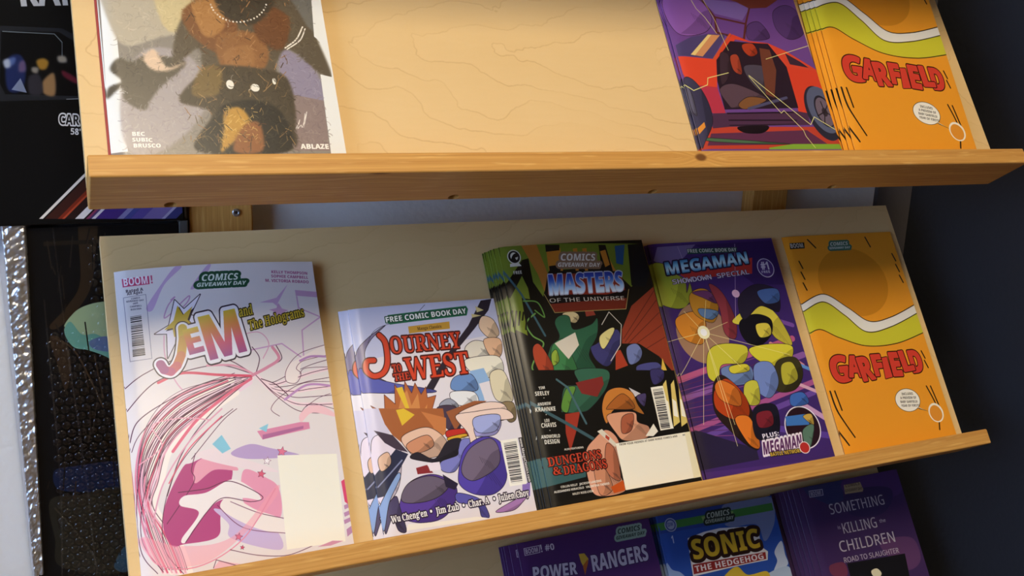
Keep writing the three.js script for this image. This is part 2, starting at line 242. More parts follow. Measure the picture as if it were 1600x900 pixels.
// Cover prints, in millimetres from the top left corner of each cover: f filled shape, s stroke, e ellipse, t text, b barcode
const PRINT = {
pinkRibbons: { w: 168, h: 259, base: '#e4dcdc', ops: [
["f","#c9a9cf",[22.0,35.0,31.5,20.7,47.0,1.2,53.1,1.3,37.9,16.0,27.0,37.1],1],
["f","#c9a9cf",[58.8,20.9,73.3,2.0,77.3,1.7,66.9,18.0],1],
["s","#c493bb",1.0,[41.5,41.6,35.2,45.2,39.2,34.7,45.2,27.6,41.9,29.9],1],
["s","#c493bb",1.0,[45.8,36.9,56.6,27.6,55.3,32.6,46.0,42.0],1],
["f","#cfaacf",[115.5,37.5,130.7,33.9,142.4,21.5,130.8,39.7,134.1,45.6,126.9,38.4],0],
["f","#caa0c6",[122.8,44.7,129.5,43.5,131.7,38.8,134.3,44.2,139.9,46.1,134.6,48.3,135.7,52.7,129.6,49.1,124.4,50.9,126.6,46.4],0],
["f","#caa0c6",[148.3,27.2,170.0,29.7,168.4,34.9,148.4,32.6],0],
["s","#caa0c6",1.2,[149.1,33.5,149.3,44.2,168.2,53.7,149.7,65.3,147.7,91.9,130.1,76.4,100.6,80.4],0],
["s","#d8a3bd",1.0,[33.7,60.8,33.3,80.4,42.6,107.2,65.8,127.5,52.4,127.5],1],
["s","#d8a3bd",0.9,[89.5,67.6,110.6,64.4,118.8,75.4,112.4,88.3],1],
["s","#f3dbe0",4.5,[100.4,104.9,45.8,110.7,17.3,134.1,4.5,174.9,6.8,219.5,17.5,253.0],1],
["s","#4a2038",0.35,[98.4,103.0,43.9,108.9,15.4,132.3,2.7,173.2,5.0,217.7,15.7,251.3],1],
["s","#de8ba2",1.3,[85.2,101.2,41.6,113.4,13.5,137.4,1.7,176.8,4.9,220.3,15.3,253.2],1],
["s","#4a2038",0.5,[87.0,99.1,43.2,111.4,15.1,135.5,3.3,175.0,6.4,218.5,16.8,251.5],1],
["s","#ecd2de",4.5,[93.0,103.5,44.5,115.6,16.7,140.4,5.7,178.5,9.6,221.0,19.7,253.4],1],
["s","#4a2038",0.6499999999999999,[91.1,101.7,42.6,113.8,14.8,138.6,3.9,176.7,7.8,219.3,17.9,251.7],1],
["s","#4a2038",0.35,[95.6,103.4,42.0,116.2,14.6,141.8,4.6,178.5,9.2,220.1,19.0,251.9],1],
["s","#f6ebe4",4.5,[84.5,104.9,43.3,120.4,16.3,146.7,7.0,182.0,12.4,222.6,21.9,253.8],1],
["s","#d9607c",1.3,[80.7,105.1,39.7,120.6,12.9,146.8,3.6,182.1,9.0,222.6,18.6,253.8],1],
["s","#4a2038",0.5,[82.5,103.0,41.4,118.6,14.5,144.9,5.2,180.3,10.6,220.9,20.1,252.1],1],
["s","#4a2038",0.6499999999999999,[87.1,104.5,40.8,121.0,14.4,148.1,5.8,182.1,12.0,221.6,21.2,252.3],1],
["s","#f3dbe0",4.5,[94.1,106.9,42.1,125.2,16.2,153.0,8.2,185.6,15.2,224.2,24.1,254.2],1],
["s","#4a2038",0.35,[92.1,105.1,40.2,123.4,14.4,151.2,6.4,183.8,13.4,222.4,22.3,252.5],1],
["s","#e5b0c0",1.3,[95.8,106.9,37.9,127.8,12.9,156.3,5.5,187.4,13.2,225.0,21.9,254.4],1],
["s","#4a2038",0.5,[97.6,104.7,39.6,125.8,14.5,154.4,7.1,185.6,14.8,223.2,23.4,252.7],1],
["s","#ecd2de",4.5,[84.5,110.5,40.9,130.0,16.4,159.3,9.5,189.1,18.0,225.8,26.3,254.6],1],
["s","#4a2038",0.6499999999999999,[82.6,108.6,39.0,128.2,14.6,157.5,7.7,187.4,16.2,224.0,24.5,252.9],1],
["s","#4a2038",0.35,[88.1,108.1,38.4,130.6,14.8,160.7,8.3,189.1,17.6,224.8,25.7,253.1],1],
["s","#f6ebe4",4.5,[96.0,108.5,39.7,134.8,16.8,165.6,10.7,192.6,20.8,227.3,28.5,255.1],1],
["s","#de8ba2",1.3,[92.2,108.8,36.1,135.0,13.4,165.8,7.4,192.7,17.4,227.3,25.2,255.0],1],
["s","#4a2038",0.5,[94.0,106.7,37.8,133.0,15.0,163.9,8.9,190.9,19.0,225.6,26.8,253.3],1],
["s","#4a2038",0.6499999999999999,[77.4,114.0,37.2,135.3,15.3,167.0,9.6,192.7,20.4,226.4,27.9,253.5],1],
["s","#f3dbe0",4.5,[85.4,114.3,38.5,139.5,17.5,172.0,12.0,196.2,23.6,228.9,30.8,255.5],1],
["s","#4a2038",0.35,[83.4,112.4,36.6,137.7,15.7,170.2,10.2,194.4,21.8,227.1,29.0,253.7],1],
["s","#d9607c",1.3,[88.1,112.0,34.3,142.0,14.6,175.3,9.3,198.0,21.7,229.7,28.5,255.6],1],
["s","#4a2038",0.5,[89.9,109.9,36.0,140.1,16.2,173.4,10.8,196.2,23.2,227.9,30.1,253.9],1],
["s","#ecd2de",4.5,[98.8,108.4,37.3,144.2,18.5,178.3,13.2,199.7,26.4,230.5,33.0,255.9],1],
["s","#4a2038",0.6499999999999999,[96.8,106.5,35.4,142.4,16.7,176.6,11.5,197.9,24.6,228.7,31.2,254.1],1],
["s","#4a2038",0.35,[78.2,118.0,34.8,144.8,17.3,179.8,12.1,199.7,26.1,229.5,32.3,254.3],1],
["s","#f6ebe4",4.5,[87.0,116.3,36.1,148.9,19.7,184.7,14.5,203.2,29.3,232.1,35.3,256.3],1],
["s","#e5b0c0",1.3,[83.3,116.5,32.6,149.1,16.3,184.8,11.1,203.3,25.9,232.1,31.9,256.2],1],
["s","#4a2038",0.5,[85.1,114.4,34.2,147.1,17.9,182.9,12.7,201.5,27.5,230.3,33.5,254.5],1],
["s","#4a2038",0.5,[104.3,102.5,115.9,110.5,134.5,104.1,153.5,97.6,169.9,94.1],1],
["s","#f0d8de",3.5,[104.3,102.5,116.3,112.2,134.3,109.4,152.5,104.9,169.4,102.4],1],
["s","#4a2038",0.5,[104.3,102.5,116.3,112.2,134.3,109.4,152.5,104.9,169.4,102.4],1],
["s","#4a2038",0.5,[104.3,102.5,116.6,113.9,134.2,114.7,151.4,112.1,168.9,110.6],1],
["s","#f0d8de",3.5,[104.3,102.5,116.9,115.5,134.0,120.0,150.4,119.3,168.3,118.8],1],
["s","#4a2038",0.5,[104.3,102.5,116.9,115.5,134.0,120.0,150.4,119.3,168.3,118.8],1],
["s","#4a2038",0.5,[104.3,102.5,117.2,117.2,133.8,125.2,149.4,126.5,167.8,126.9],1],
["s","#f0d8de",3.5,[104.3,102.5,117.5,118.9,133.6,130.5,148.4,133.6,167.3,135.0],1],
["s","#4a2038",0.5,[104.3,102.5,117.5,118.9,133.6,130.5,148.4,133.6,167.3,135.0],1],
["s","#4a2038",0.5,[104.3,102.5,117.8,120.6,133.4,135.7,147.3,140.7,166.8,143.1],1],
["s","#4a2038",0.7,[100.9,103.8,63.8,104.7,28.3,118.2,7.0,131.2,0.0,147.2],1],
["s","#4a2038",0.7,[100.8,104.7,68.6,116.6,40.1,132.3,21.0,150.0,8.7,175.6],1],
["s","#4a2038",0.7,[100.0,105.4,73.8,123.7,53.8,141.9,36.8,164.5,23.9,194.3],1],
["s","#4a2038",0.7,[99.8,100.4,77.5,91.4,53.0,92.2,22.7,100.2,-1.4,122.5],1],
["s","#4a2038",0.7,[99.2,98.7,78.2,84.9,45.1,81.6,16.2,91.5,-0.5,102.3],1],
["s","#4a2038",0.7,[103.5,102.5,117.9,95.6,128.3,89.9,125.0,77.7],1],
["s","#4a2038",0.7,[104.4,101.7,109.2,88.0,104.2,77.4],1],
["s","#4a2038",0.7,[108.5,106.3,120.5,112.6,130.2,123.7],1],
["s","#d9536f",2.2,[101.0,103.0,73.5,99.2,45.3,94.6,25.6,100.5],1],
["s","#dd6a84",2.4,[100.0,105.4,75.9,119.0,51.4,136.8,31.6,159.1],1],
["s","#e09bb0",1.8,[101.3,100.6,86.7,92.4,65.3,90.2],1],
["s","#d98fa8",2.6,[101.9,102.3,114.5,96.9,125.9,89.7,121.6,79.1],1],
["f","#f2e6e2",[129.3,106.9,132.2,97.1,142.8,91.4,169.4,80.1,170.7,89.0,147.3,94.4,143.0,101.6,138.4,111.3,131.6,113.9],1],
["s","#5a2a44",0.45,[169.4,80.1,145.1,86.5,132.0,98.8,129.6,110.3,138.2,112.9,143.4,105.0,140.0,99.6,147.4,93.5,170.5,89.8],1],
["s","#b98cc0",2.0,[144.2,93.2,154.6,90.0,170.3,91.5],1],
["s","#5a2a44",0.45,[171.4,101.1,148.1,100.4,142.6,105.0],1],
["s","#5a2a44",0.45,[171.0,114.8,144.6,113.6,123.9,123.0,113.8,133.3,120.0,140.6],1],
["s","#bd8fc2",2.0,[171.2,119.1,147.6,115.6,126.6,126.6],1],
["s","#5a2a44",0.45,[169.7,140.1,150.1,132.7,141.4,136.7,137.1,144.4],1],
["s","#5a2a44",0.4,[166.9,125.4,155.7,128.3,143.2,135.2],1],
["f","#f0c4cc",[137.5,141.1,148.3,134.2,161.0,137.4,169.5,146.8,149.0,140.9,138.2,147.8],1],
["f","#b4497f",[45.0,170.4,37.3,173.9,22.8,198.8,18.8,218.7,24.3,234.3,32.7,234.3,58.6,232.9,63.6,214.3,76.3,181.1,63.0,166.8],1],
["f","#e6a0b4",[47.7,172.3,57.0,167.5,71.5,171.1,80.8,181.7,61.7,178.9,46.1,187.4],1],
["f","#ead9dd",[48.5,164.7,66.6,161.0,77.8,168.8,100.8,179.9,112.2,187.9,76.7,178.0],1],
["f","#b9a0cc",[76.5,167.1,92.4,161.4,108.7,166.8,132.6,176.5,92.4,174.0],1],
["f","#d98bab",[99.8,151.2,136.6,147.8,144.6,148.8,144.6,154.5,103.5,158.9],0],
["f","#b06b98",[104.0,154.9,139.3,151.4,139.0,153.8,103.5,158.9],0],
["f","#86c5da",[62.6,157.3,70.8,150.6,76.9,163.2,69.8,166.1],0],
["f","#8cc8dc",[101.6,149.0,109.8,146.0,107.4,153.0],0],
["f","#e59ab4",[85.2,182.4,102.5,191.2,111.9,202.0,110.4,225.0,95.3,224.0,82.2,208.2],1],
["f","#c9b4d8",[58.2,210.4,68.4,224.1,69.9,236.3,106.9,251.7,103.2,233.0,72.3,215.7],1],
["f","#efe4de",[72.4,202.0,90.3,215.6,113.0,228.5,112.4,239.1,88.4,230.5,64.0,211.3],1],
["s","#6a2c50",0.6,[48.6,163.2,44.3,176.4,44.7,187.1,21.8,216.3],1],
["s","#6a2c50",0.5,[71.9,206.5,92.9,219.0,113.2,227.0],1],
["s","#6a2c50",0.5,[61.4,207.9,79.7,229.0,112.4,239.1],1],
["f","#efe6e4",[36.5,196.4,53.9,196.1,75.5,188.7,92.1,200.5,95.7,208.8,82.5,205.2,61.7,204.9,42.4,222.7,34.2,233.1,31.7,229.7,46.5,211.5,33.0,203.4],1],
["s","#5a2a44",0.6,[32.6,192.8,54.2,193.1,73.8,190.0,97.5,206.0,88.1,209.1,66.4,202.6,52.2,212.4,34.2,233.1],1],
["s","#4a2038",0.5,[82.3,129.7,59.3,145.9,32.9,174.8,19.9,207.2,18.5,236.1,30.4,257.0],1],
["s","#4a2038",0.5,[61.4,127.1,32.8,147.1,9.3,184.8,2.3,224.7,15.6,252.8],1],
["s","#4a2038",0.5,[40.8,124.6,15.0,152.4,2.1,188.1,0.9,233.0,11.4,253.4],1],
["s","#4a2038",0.5,[85.4,130.0,72.0,139.6,45.3,167.3],1],
["s","#4a2038",0.5,[27.8,123.1,7.5,142.2,0.7,155.0],1],
["s","#dba0b6",1.2,[73.3,128.6,47.0,150.5,22.1,183.7,10.6,217.4],1],
["s","#e0a3b8",1.0,[58.2,128.3,29.2,154.3,8.3,196.5,5.7,225.2],1],
["s","#d9607c",1.0,[72.6,134.9,44.8,158.0,26.3,184.4],1],
["s","#dfa4b6",1.0,[5.4,166.2,23.5,153.6,18.0,135.9,40.0,132.4,63.3,136.9],1],
["f","rgba(240,160,175,.55)",[2.5,223.2,29.8,235.2,70.1,234.8,109.1,200.0,107.9,209.1,78.9,234.9,47.9,251.5,18.7,249.1,4.7,236.6],1],
["s","#e58ea4",0.9,[3.0,224.8,12.0,246.4,42.1,253.4,78.6,237.8,108.9,201.5],1],
["f","#e8b9c4",[53.1,256.8,57.9,251.9,76.2,258.1,54.3,258.5],0],
["s","#5a2a44",0.5,[53.1,256.8,55.9,250.8,73.1,259.0],0],
["s","#5a2a44",0.5,[67.5,244.8,88.6,253.0,112.2,257.2,132.9,253.3],1],
["f","#d9607c",[100.2,184.0,100.4,186.6,102.8,187.5,100.4,188.5,100.3,191.1,98.6,189.1,96.2,189.7,97.5,187.5,96.1,185.4,98.6,185.9],0],
["s","#6a3050",0.25,[100.2,184.0,100.4,186.6,102.8,187.5,100.4,188.5,100.3,191.1,98.6,189.1,96.2,189.7,97.5,187.5,96.1,185.4,98.6,185.9,100.2,184.0],0],
["f","#f4eef0",[106.0,174.1,106.2,176.5,108.4,177.4,106.3,178.3,106.1,180.7,104.6,178.9,102.3,179.4,103.5,177.4,102.3,175.4,104.5,175.9],0],
["s","#6a3050",0.25,[106.0,174.1,106.2,176.5,108.4,177.4,106.3,178.3,106.1,180.7,104.6,178.9,102.3,179.4,103.5,177.4,102.3,175.4,104.5,175.9,106.0,174.1],0],
["f","#e07a98",[119.6,167.0,119.9,170.1,122.7,171.3,119.9,172.4,119.7,175.5,117.7,173.2,114.8,173.9,116.3,171.3,114.7,168.7,117.7,169.4],0],
["s","#6a3050",0.25,[119.6,167.0,119.9,170.1,122.7,171.3,119.9,172.4,119.7,175.5,117.7,173.2,114.8,173.9,116.3,171.3,114.7,168.7,117.7,169.4,119.6,167.0],0],
["f","#d9506c",[77.6,242.9,77.7,244.2,78.9,244.7,77.7,245.2,77.7,246.5,76.8,245.5,75.5,245.8,76.2,244.7,75.5,243.5,76.7,243.9],0],
["s","#6a3050",0.25,[77.6,242.9,77.7,244.2,78.9,244.7,77.7,245.2,77.7,246.5,76.8,245.5,75.5,245.8,76.2,244.7,75.5,243.5,76.7,243.9,77.6,242.9],0],
["f","#d9708c",[76.1,232.6,76.3,234.9,78.4,235.8,76.3,236.6,76.2,238.8,74.7,237.1,72.6,237.6,73.7,235.7,72.5,233.7,74.7,234.3],0],
["s","#6a3050",0.25,[76.1,232.6,76.3,234.9,78.4,235.8,76.3,236.6,76.2,238.8,74.7,237.1,72.6,237.6,73.7,235.7,72.5,233.7,74.7,234.3,76.1,232.6],0],
["f","#f3efdf",[114.0,173.9,164.6,179.3,161.2,254.4,112.1,252.7],0],
["f","#d84a72",[165.0,203.7,169.8,201.2,169.0,225.1,165.5,221.3],0],
["f","#b98ab0",[164.3,224.3,171.9,222.4,170.5,226.1,164.5,227.8],0],
["f","#b98ab0",[163.3,230.5,170.9,228.6,169.5,232.3,163.6,234.0],0],
["f","#b98ab0",[162.4,236.6,170.0,234.7,168.6,238.4,162.6,240.1],0],
["f","#b98ab0",[163.5,244.7,170.6,241.1,169.6,247.2,163.4,250.9],0],
["f","#cf94ae",[137.3,254.8,150.4,252.0,159.7,253.7,148.2,255.7],0],
["f","#c8436e",[5.0,7.4,26.4,6.8,26.4,14.2,5.3,14.8],0],
["t","BOOM",5.7,13.8,19.9,7.0,-0.016,"#f4eef4","b"],
["t","!",27.3,13.6,2.1,7.1,-0.012,"#c8436e","b"],
["t","Rated A",7.1,20.1,13.8,2.8,-0.05,"#2a2030","b"],
["t","All Ages",8.0,22.3,12.2,2.3,-0.051,"#2a2030","b"],
["s","#55506a",0.3,[5.0,24.1,22.6,23.0,22.5,79.3,5.7,79.9,5.0,24.1],0],
["t","COMICS",10.9,26.5,7.0,1.5,-0.069,"#3a3448","b"],
["t","GIVEAWAY DAY",6.8,28.5,13.8,1.5,0.004,"#3a3448","b"],
["t","FREE",12.0,31.1,4.1,1.5,-0.169,"#3a3448","b"],
["t","CAMPBELL",9.3,33.4,9.4,1.5,-0.027,"#3a3448","b"],
["t","BUSCEMA",9.7,36.0,8.5,1.5,-0.037,"#3a3448","b"],
["b",[8.9,41.4,17.5,40.8,17.8,76.4,8.1,76.7],34,3],
["t","COMICS",67.7,15.1,31.2,6.0,0.011,"#dfe9e0","i","#1f5038",2.6,0],
["t","GIVEAWAY DAY",63.3,20.0,41.7,3.4,0.007,"#dfe9e0","i","#1f5038",2.6,0],
["t","COMICS",67.7,15.1,31.2,6.0,0.011,"#dfe9e0","i"],
["t","GIVEAWAY DAY",63.3,20.0,41.7,3.4,0.007,"#dfe9e0","i"],
["t","KELLY THOMPSON",128.8,10.6,33.4,2.7,0.064,"#a8487c","b"],
["t","SOPHIE CAMPBELL",128.3,14.6,33.9,2.7,0.065,"#a8487c","b"],
["t","M. VICTORIA ROBADO",122.5,18.5,39.8,2.7,0.067,"#a8487c","b"],
["s","#241428",1.2,[44.9,30.1,51.6,39.0,66.0,26.9,56.4,44.5,69.6,50.6,53.7,56.0,41.9,68.2,34.8,80.5,36.1,59.4,26.5,58.5,38.3,52.1,44.9,30.1],0],
["f","#efe8f2",[44.9,30.1,51.6,39.0,66.0,26.9,56.4,44.5,69.6,50.6,53.7,56.0,41.9,68.2,34.8,80.5,36.1,59.4,26.5,58.5,38.3,52.1],0],
["f","#241428",[47.9,36.4,51.6,45.1,60.0,38.2,55.0,49.6,61.0,57.6,50.5,55.9,42.9,64.3,42.2,56.0,35.4,57.0,43.6,49.4],0],
["f","#c9a832",[46.7,35.3,50.4,44.0,58.7,37.1,53.7,48.5,59.8,56.5,49.3,54.8,41.7,63.2,41.0,54.9,34.2,55.9,42.4,48.3],0],
["s","#241428",12.4,[48.9,55.6,48.5,65.5,45.6,79.2,41.5,87.7,36.3,92.3,31.2,90.2,28.8,85.1],1],
["t","E",50.1,79.6,16.3,21.8,-0.177,"grad","k","#241428",4.2,0],
["t","M",65.2,85.6,38.0,38.1,-0.167,"grad","k","#241428",4.2,0],
["s","#f2eef4",10.6,[48.9,55.6,48.5,65.5,45.6,79.2,41.5,87.7,36.3,92.3,31.2,90.2,28.8,85.1],1],
["t","E",50.1,79.6,16.3,21.8,-0.177,"grad","k","#f2eef4",3.0,0],
["t","M",65.2,85.6,38.0,38.1,-0.167,"grad","k","#f2eef4",3.0,0],
["s","#cfae3c",7.2,[48.9,55.6,48.5,65.5],0],
["s","#cf9a48",7.2,[48.5,65.5,45.6,79.2],0],
["s","#d0805c",7.2,[45.6,79.2,41.5,87.7],0],
["s","#cd6a74",7.2,[41.5,87.7,36.3,92.3],0],
["s","#c05f84",7.2,[36.3,92.3,31.2,90.2],0],
["s","#a8578c",7.2,[31.2,90.2,28.8,85.1],0],
["t","E",50.1,79.6,16.3,21.8,-0.177,"grad","k"],
["t","M",65.2,85.6,38.0,38.1,-0.167,"grad","k"],
["t","and",96.4,49.8,12.4,8.9,-0.156,"#c9b238","si","#2a2410",0.8,0],
["t","The Holograms",103.6,62.4,51.5,8.7,-0.201,"#c9b238","si","#2a2410",0.8,0]] },
mangaAdventure: { w: 147, h: 210, base: '#e2dce2', ops: [
["f","#c9cbe4",[-1.1,-1.0,146.5,-0.8,150.6,35.3,1.1,50.4],0],
["f","#7d7494",[31.8,18.6,13.4,29.1,1.1,41.5,0.7,62.2,25.9,79.7,36.5,79.4,13.7,63.6,7.9,45.1,16.1,30.9],1],
["f","#5a5fae",[1.6,56.4,13.2,66.5,32.8,74.5,67.7,84.4,61.1,86.7,9.4,80.7,-0.2,76.7],1],
["s","#3a3450",0.4,[58.7,14.7,73.7,1.7],0],
["s","#3a3450",0.4,[81.7,10.3,27.0,19.7,12.7,33.6],1],
["f","#2f2833",[132.5,1.4,144.5,0.4,138.8,11.7,120.1,29.4,92.5,53.5,67.7,84.4,60.4,82.1,86.3,52.9,114.3,25.7],0],
["f","#d2c48a",[125.6,6.6,133.8,11.3,125.9,13.1],0],
["f","#d2c48a",[119.9,14.2,130.2,16.6,119.9,18.2],0],
["f","#e9c9a8",[130.8,17.5,141.7,21.6,145.3,36.4,134.4,40.2,125.3,28.3],1],
["f","#e3dccb",[106.7,47.1,117.7,41.1,130.2,44.6,133.4,52.8,123.7,59.7,108.0,56.6],1],
["f","#e5b893",[127.6,41.2,144.2,41.1,145.2,52.4,140.2,59.8,130.8,57.3],1],
["f","#e9e4d2",[104.2,59.3,137.3,58.0,142.8,71.1,134.3,79.6,111.0,74.0],1],
["f","#8fb2dc",[106.8,70.5,121.8,68.9,125.6,81.8,113.9,83.5,116.1,96.1,117.5,120.5,109.5,104.4,106.9,85.8],0],
["f","#6d8fc4",[90.0,74.8,107.8,73.6,111.0,89.4,86.1,86.5],1],
["f","#e6e8ea",[84.1,88.6,107.4,91.2,108.0,104.2,86.5,100.1],1],
["f","#ddd3b4",[126.9,75.7,142.1,74.2,145.9,102.6,128.2,100.5],1],
["f","#8c7a5a",[132.0,105.6,145.2,105.6,145.1,120.9,136.5,122.9],1],
["f","#9a9eae",[71.3,98.3,81.4,94.3,89.3,102.0,82.3,105.6,71.4,105.8],1],
["f","#b5683a",[12.8,104.4,6.1,92.0,17.9,100.7,20.0,83.4,28.8,93.3,31.2,75.1,38.1,87.0,41.3,73.3,46.1,85.0,50.8,75.8,54.8,87.4,60.6,80.6,60.3,91.1,69.0,89.8,62.6,103.2,71.7,104.3,65.2,113.9,69.6,123.3,27.2,123.5],0],
["s","#5a2a30",0.5,[12.8,104.4,6.1,92.0,17.9,100.7,20.0,83.4,28.8,93.3,31.2,75.1,38.1,87.0,41.3,73.3,46.1,85.0,50.8,75.8,54.8,87.4,60.6,80.6,60.3,91.1,69.0,89.8,62.6,103.2,71.7,104.3,65.2,113.9,69.6,123.3,27.2,123.5],0],
["f","#d08a4e",[26.8,109.0,34.7,89.5,42.1,81.5,44.0,96.5,52.0,85.6,51.3,106.3,59.2,96.9,53.7,118.3,32.6,118.4],0],
["f","#e2bd3a",[32.0,78.9,38.2,78.1,42.4,105.2,47.3,111.6,41.4,110.9],0],
["f","#e2bd3a",[5.4,96.2,17.1,104.9,25.3,117.5,21.0,116.9],0],
["f","#4a3c4e",[67.4,102.3,83.2,101.2,90.7,111.1,84.7,125.2,73.1,120.8],1],
["f","#9a5c3a",[75.9,106.3,105.8,99.4,118.3,100.9,97.1,110.4,89.5,117.0,81.7,124.8],0],
["f","#edd2c4",[87.9,109.3,114.9,102.0,135.2,106.0,135.5,119.7,117.5,120.5,99.0,116.7],1],
["f","#a9a4dc",[95.7,117.7,127.6,118.7,121.3,133.0,99.2,131.6],1],
["f","#d3cde0",[-1.5,93.7,31.7,97.7,7.2,137.6,-7.9,176.8,-0.3,207.8,-7.0,205.3],0],
["f","#e6d8e4",[2.5,122.8,26.3,128.9,19.5,167.4,0.4,178.2],1],
["f","#a86238",[12.8,95.4,73.5,102.8,73.2,120.5,58.5,133.2,42.9,119.5,29.2,129.2,21.7,121.1,16.2,110.3],0],
["f","#453848",[5.3,114.6,21.7,121.1,33.5,138.4,22.4,134.0,13.4,127.1],0],
["f","#c77c48",[51.9,103.1,74.9,111.9,72.1,126.3,55.5,132.8,61.2,119.0],0],
["f","#e2bd3a",[28.6,98.8,36.1,98.3,45.4,105.3,31.9,113.8],0],
["f","#e6bfa6",[30.2,123.6,55.2,118.2,71.0,132.0,65.5,144.3,44.1,145.6,33.7,137.0],1],
["f","#cf8f6c",[33.3,131.2,53.9,125.3,58.0,136.0,39.0,140.6],1],
["f","#c0342c",[74.1,123.6,95.8,124.9,96.1,130.9,74.3,130.9],1],
["f","#d9aa34",[73.7,130.1,90.3,128.7,91.3,131.7,74.6,133.2],1],
["f","#2a2630",[72.2,133.6,86.1,134.0,79.4,152.0,63.9,152.7,35.4,144.4,42.2,139.6,57.3,147.5],1],
["f","#7e80c4",[62.7,151.1,78.7,147.6,81.4,142.1,86.1,134.0,95.3,135.2,84.8,148.4,74.5,161.4,62.6,159.7],1],
["f","#edd2c4",[84.3,111.6,103.7,109.5,134.3,110.2,142.0,120.3,117.5,120.2,100.7,124.1,101.8,142.0,94.8,145.5,93.4,129.1],1],
["f","#a5aee0",[102.5,115.3,128.3,115.5,121.9,129.8,102.9,128.8],1],
["f","#2c2f48",[-3.2,157.0,22.4,134.0,33.2,139.8,5.5,173.5,-7.4,174.2],0],
["f","#e0b89c",[5.4,140.1,14.8,135.8,16.0,145.9,6.3,151.5],1],
["s","#8a8fb0",1.2,[1.3,164.6,26.5,144.5],0],
["f","#5a3f96",[16.2,186.2,28.6,165.9,53.2,161.2,72.0,173.9,69.0,189.0,54.7,200.7,33.9,201.4,17.7,194.6],1],
["f","#6b5f72",[20.2,179.9,28.6,165.9,50.0,162.1,66.3,171.7,55.4,181.3,37.1,184.0],1],
["f","#5646a8",[76.9,164.7,87.4,143.0,108.2,134.0,125.4,143.7,123.6,174.5,109.7,186.9,91.2,185.5,77.7,176.2],1],
["f","#75677c",[80.5,162.3,92.0,143.6,114.1,136.3,121.3,147.6,116.4,163.2,90.8,172.5],1],
["f","#8c2f34",[38.2,153.3,48.9,152.0,53.5,159.8,38.7,159.0],0],
["f","#efe2ea",[49.2,150.6,61.2,150.9,61.4,158.1,50.8,158.0],0],
["f","#2a2338",[62.0,162.5,75.2,173.0,71.2,178.1,62.9,174.0],0],
["f","#5b57a8",[72.1,181.1,88.0,186.4,95.8,193.3,99.3,206.6,91.8,205.4,89.3,195.1,72.0,189.5],1],
["f","#a57ab4",[106.2,203.5,121.8,197.4,142.3,191.9,134.1,199.4,123.3,204.9],1],
["f","#8a70b8",[137.9,182.5,146.1,182.3,143.2,195.0,136.0,191.0],0],
["f","#4e4668",[3.2,186.8,15.3,175.0,17.7,186.4,20.0,205.9,13.0,204.7,9.3,193.2,1.5,205.4],1],
["f","#8aa6d4",[-2.3,185.9,18.4,157.4,22.4,159.4,8.8,179.5,0.6,202.6],1],
["f","#efeae0",[22.3,200.8,54.2,203.4,87.3,204.7,99.0,208.0,20.0,205.9],0],
["f","#f4f0e4",[124.3,139.9,141.8,139.7,142.3,183.2,124.9,183.0],0],
["b",[127.2,142.8,140.4,142.5,138.6,180.8,126.8,180.5],34,5],
["f","#26222a",[143.2,139.5,147.6,139.5,147.5,182.2,143.6,182.5],0],
["t","www.MangaClassics.com",144.1,140.3,41.5,2.6,1.559,"#e6e2dc","b"],
["f","#1f6848",[35.7,8.9,115.8,5.8,117.3,9.1,114.7,15.4,36.4,18.2,33.5,15.7],0],
["t","FREE COMIC BOOK DAY",32.6,15.9,82.3,5.2,-0.032,"#f0f2ee","b","#1f4a38",1.0,0],
["t","FREE COMIC BOOK DAY",32.6,15.9,82.3,5.2,-0.032,"#f0f2ee","b"],
["f","#c99a3c",[53.6,21.7,95.5,20.1,94.8,27.2,53.4,28.5],0],
["t","Manga Classics",62.1,26.2,24.6,3.1,-0.02,"#3a2614","sb"],
["s","#4a1a1a",6.6,[24.5,27.4,29.0,35.1,28.2,53.2,22.7,63.1,13.4,65.3,7.3,59.2,9.1,51.2,15.6,50.7],1],
["t","OURNEY",32.4,46.1,71.1,15.8,0.011,"#d0452a","sb","#4a1a1a",1.3,0],
["t","TO",31.6,64.0,9.1,7.4,-0.009,"#d0452a","sb","#4a1a1a",1.3,0],
["t","THE",31.7,72.2,15.3,6.6,-0.037,"#d0452a","sb","#4a1a1a",1.3,0],
["t","WEST",43.7,72.8,64.4,21.1,-0.01,"#d0452a","sb","#4a1a1a",1.3,0],
["s","#d0452a",4.6,[24.5,27.4,29.0,35.1,28.2,53.2,22.7,63.1,13.4,65.3,7.3,59.2,9.1,51.2,15.6,50.7],1],
["t","OURNEY",32.4,46.1,71.1,15.8,0.011,"#d0452a","sb"],
["t","TO",31.6,64.0,9.1,7.4,-0.009,"#d0452a","sb"],
["t","THE",31.7,72.2,15.3,6.6,-0.037,"#d0452a","sb"],
["t","WEST",43.7,72.8,64.4,21.1,-0.01,"#d0452a","sb"],
["t","Wu Cheng’en",7.9,197.1,33.5,5.7,-0.018,"#f4f1ee","sb","#2a1e30",1.0,0],
["t","Wu Cheng’en",7.9,197.1,33.5,5.7,-0.018,"#f4f1ee","sb"],
["t","•",44.0,195.9,2.7,5.8,-0.042,"#f4f1ee","sb","#2a1e30",1.0,0],
["t","•",44.0,195.9,2.7,5.8,-0.042,"#f4f1ee","sb"],
["t","Jim Zub",50.0,196.5,22.0,5.8,-0.028,"#f4f1ee","sb","#2a1e30",1.0,0],
["t","Jim Zub",50.0,196.5,22.0,5.8,-0.028,"#f4f1ee","sb"],
["t","•",75.3,195.7,2.8,5.9,-0.042,"#f4f1ee","sb","#2a1e30",1.0,0],
["t","•",75.3,195.7,2.8,5.9,-0.042,"#f4f1ee","sb"],
["t","Char. A",81.2,195.5,20.6,5.9,-0.026,"#f4f1ee","sb","#2a1e30",1.0,0],
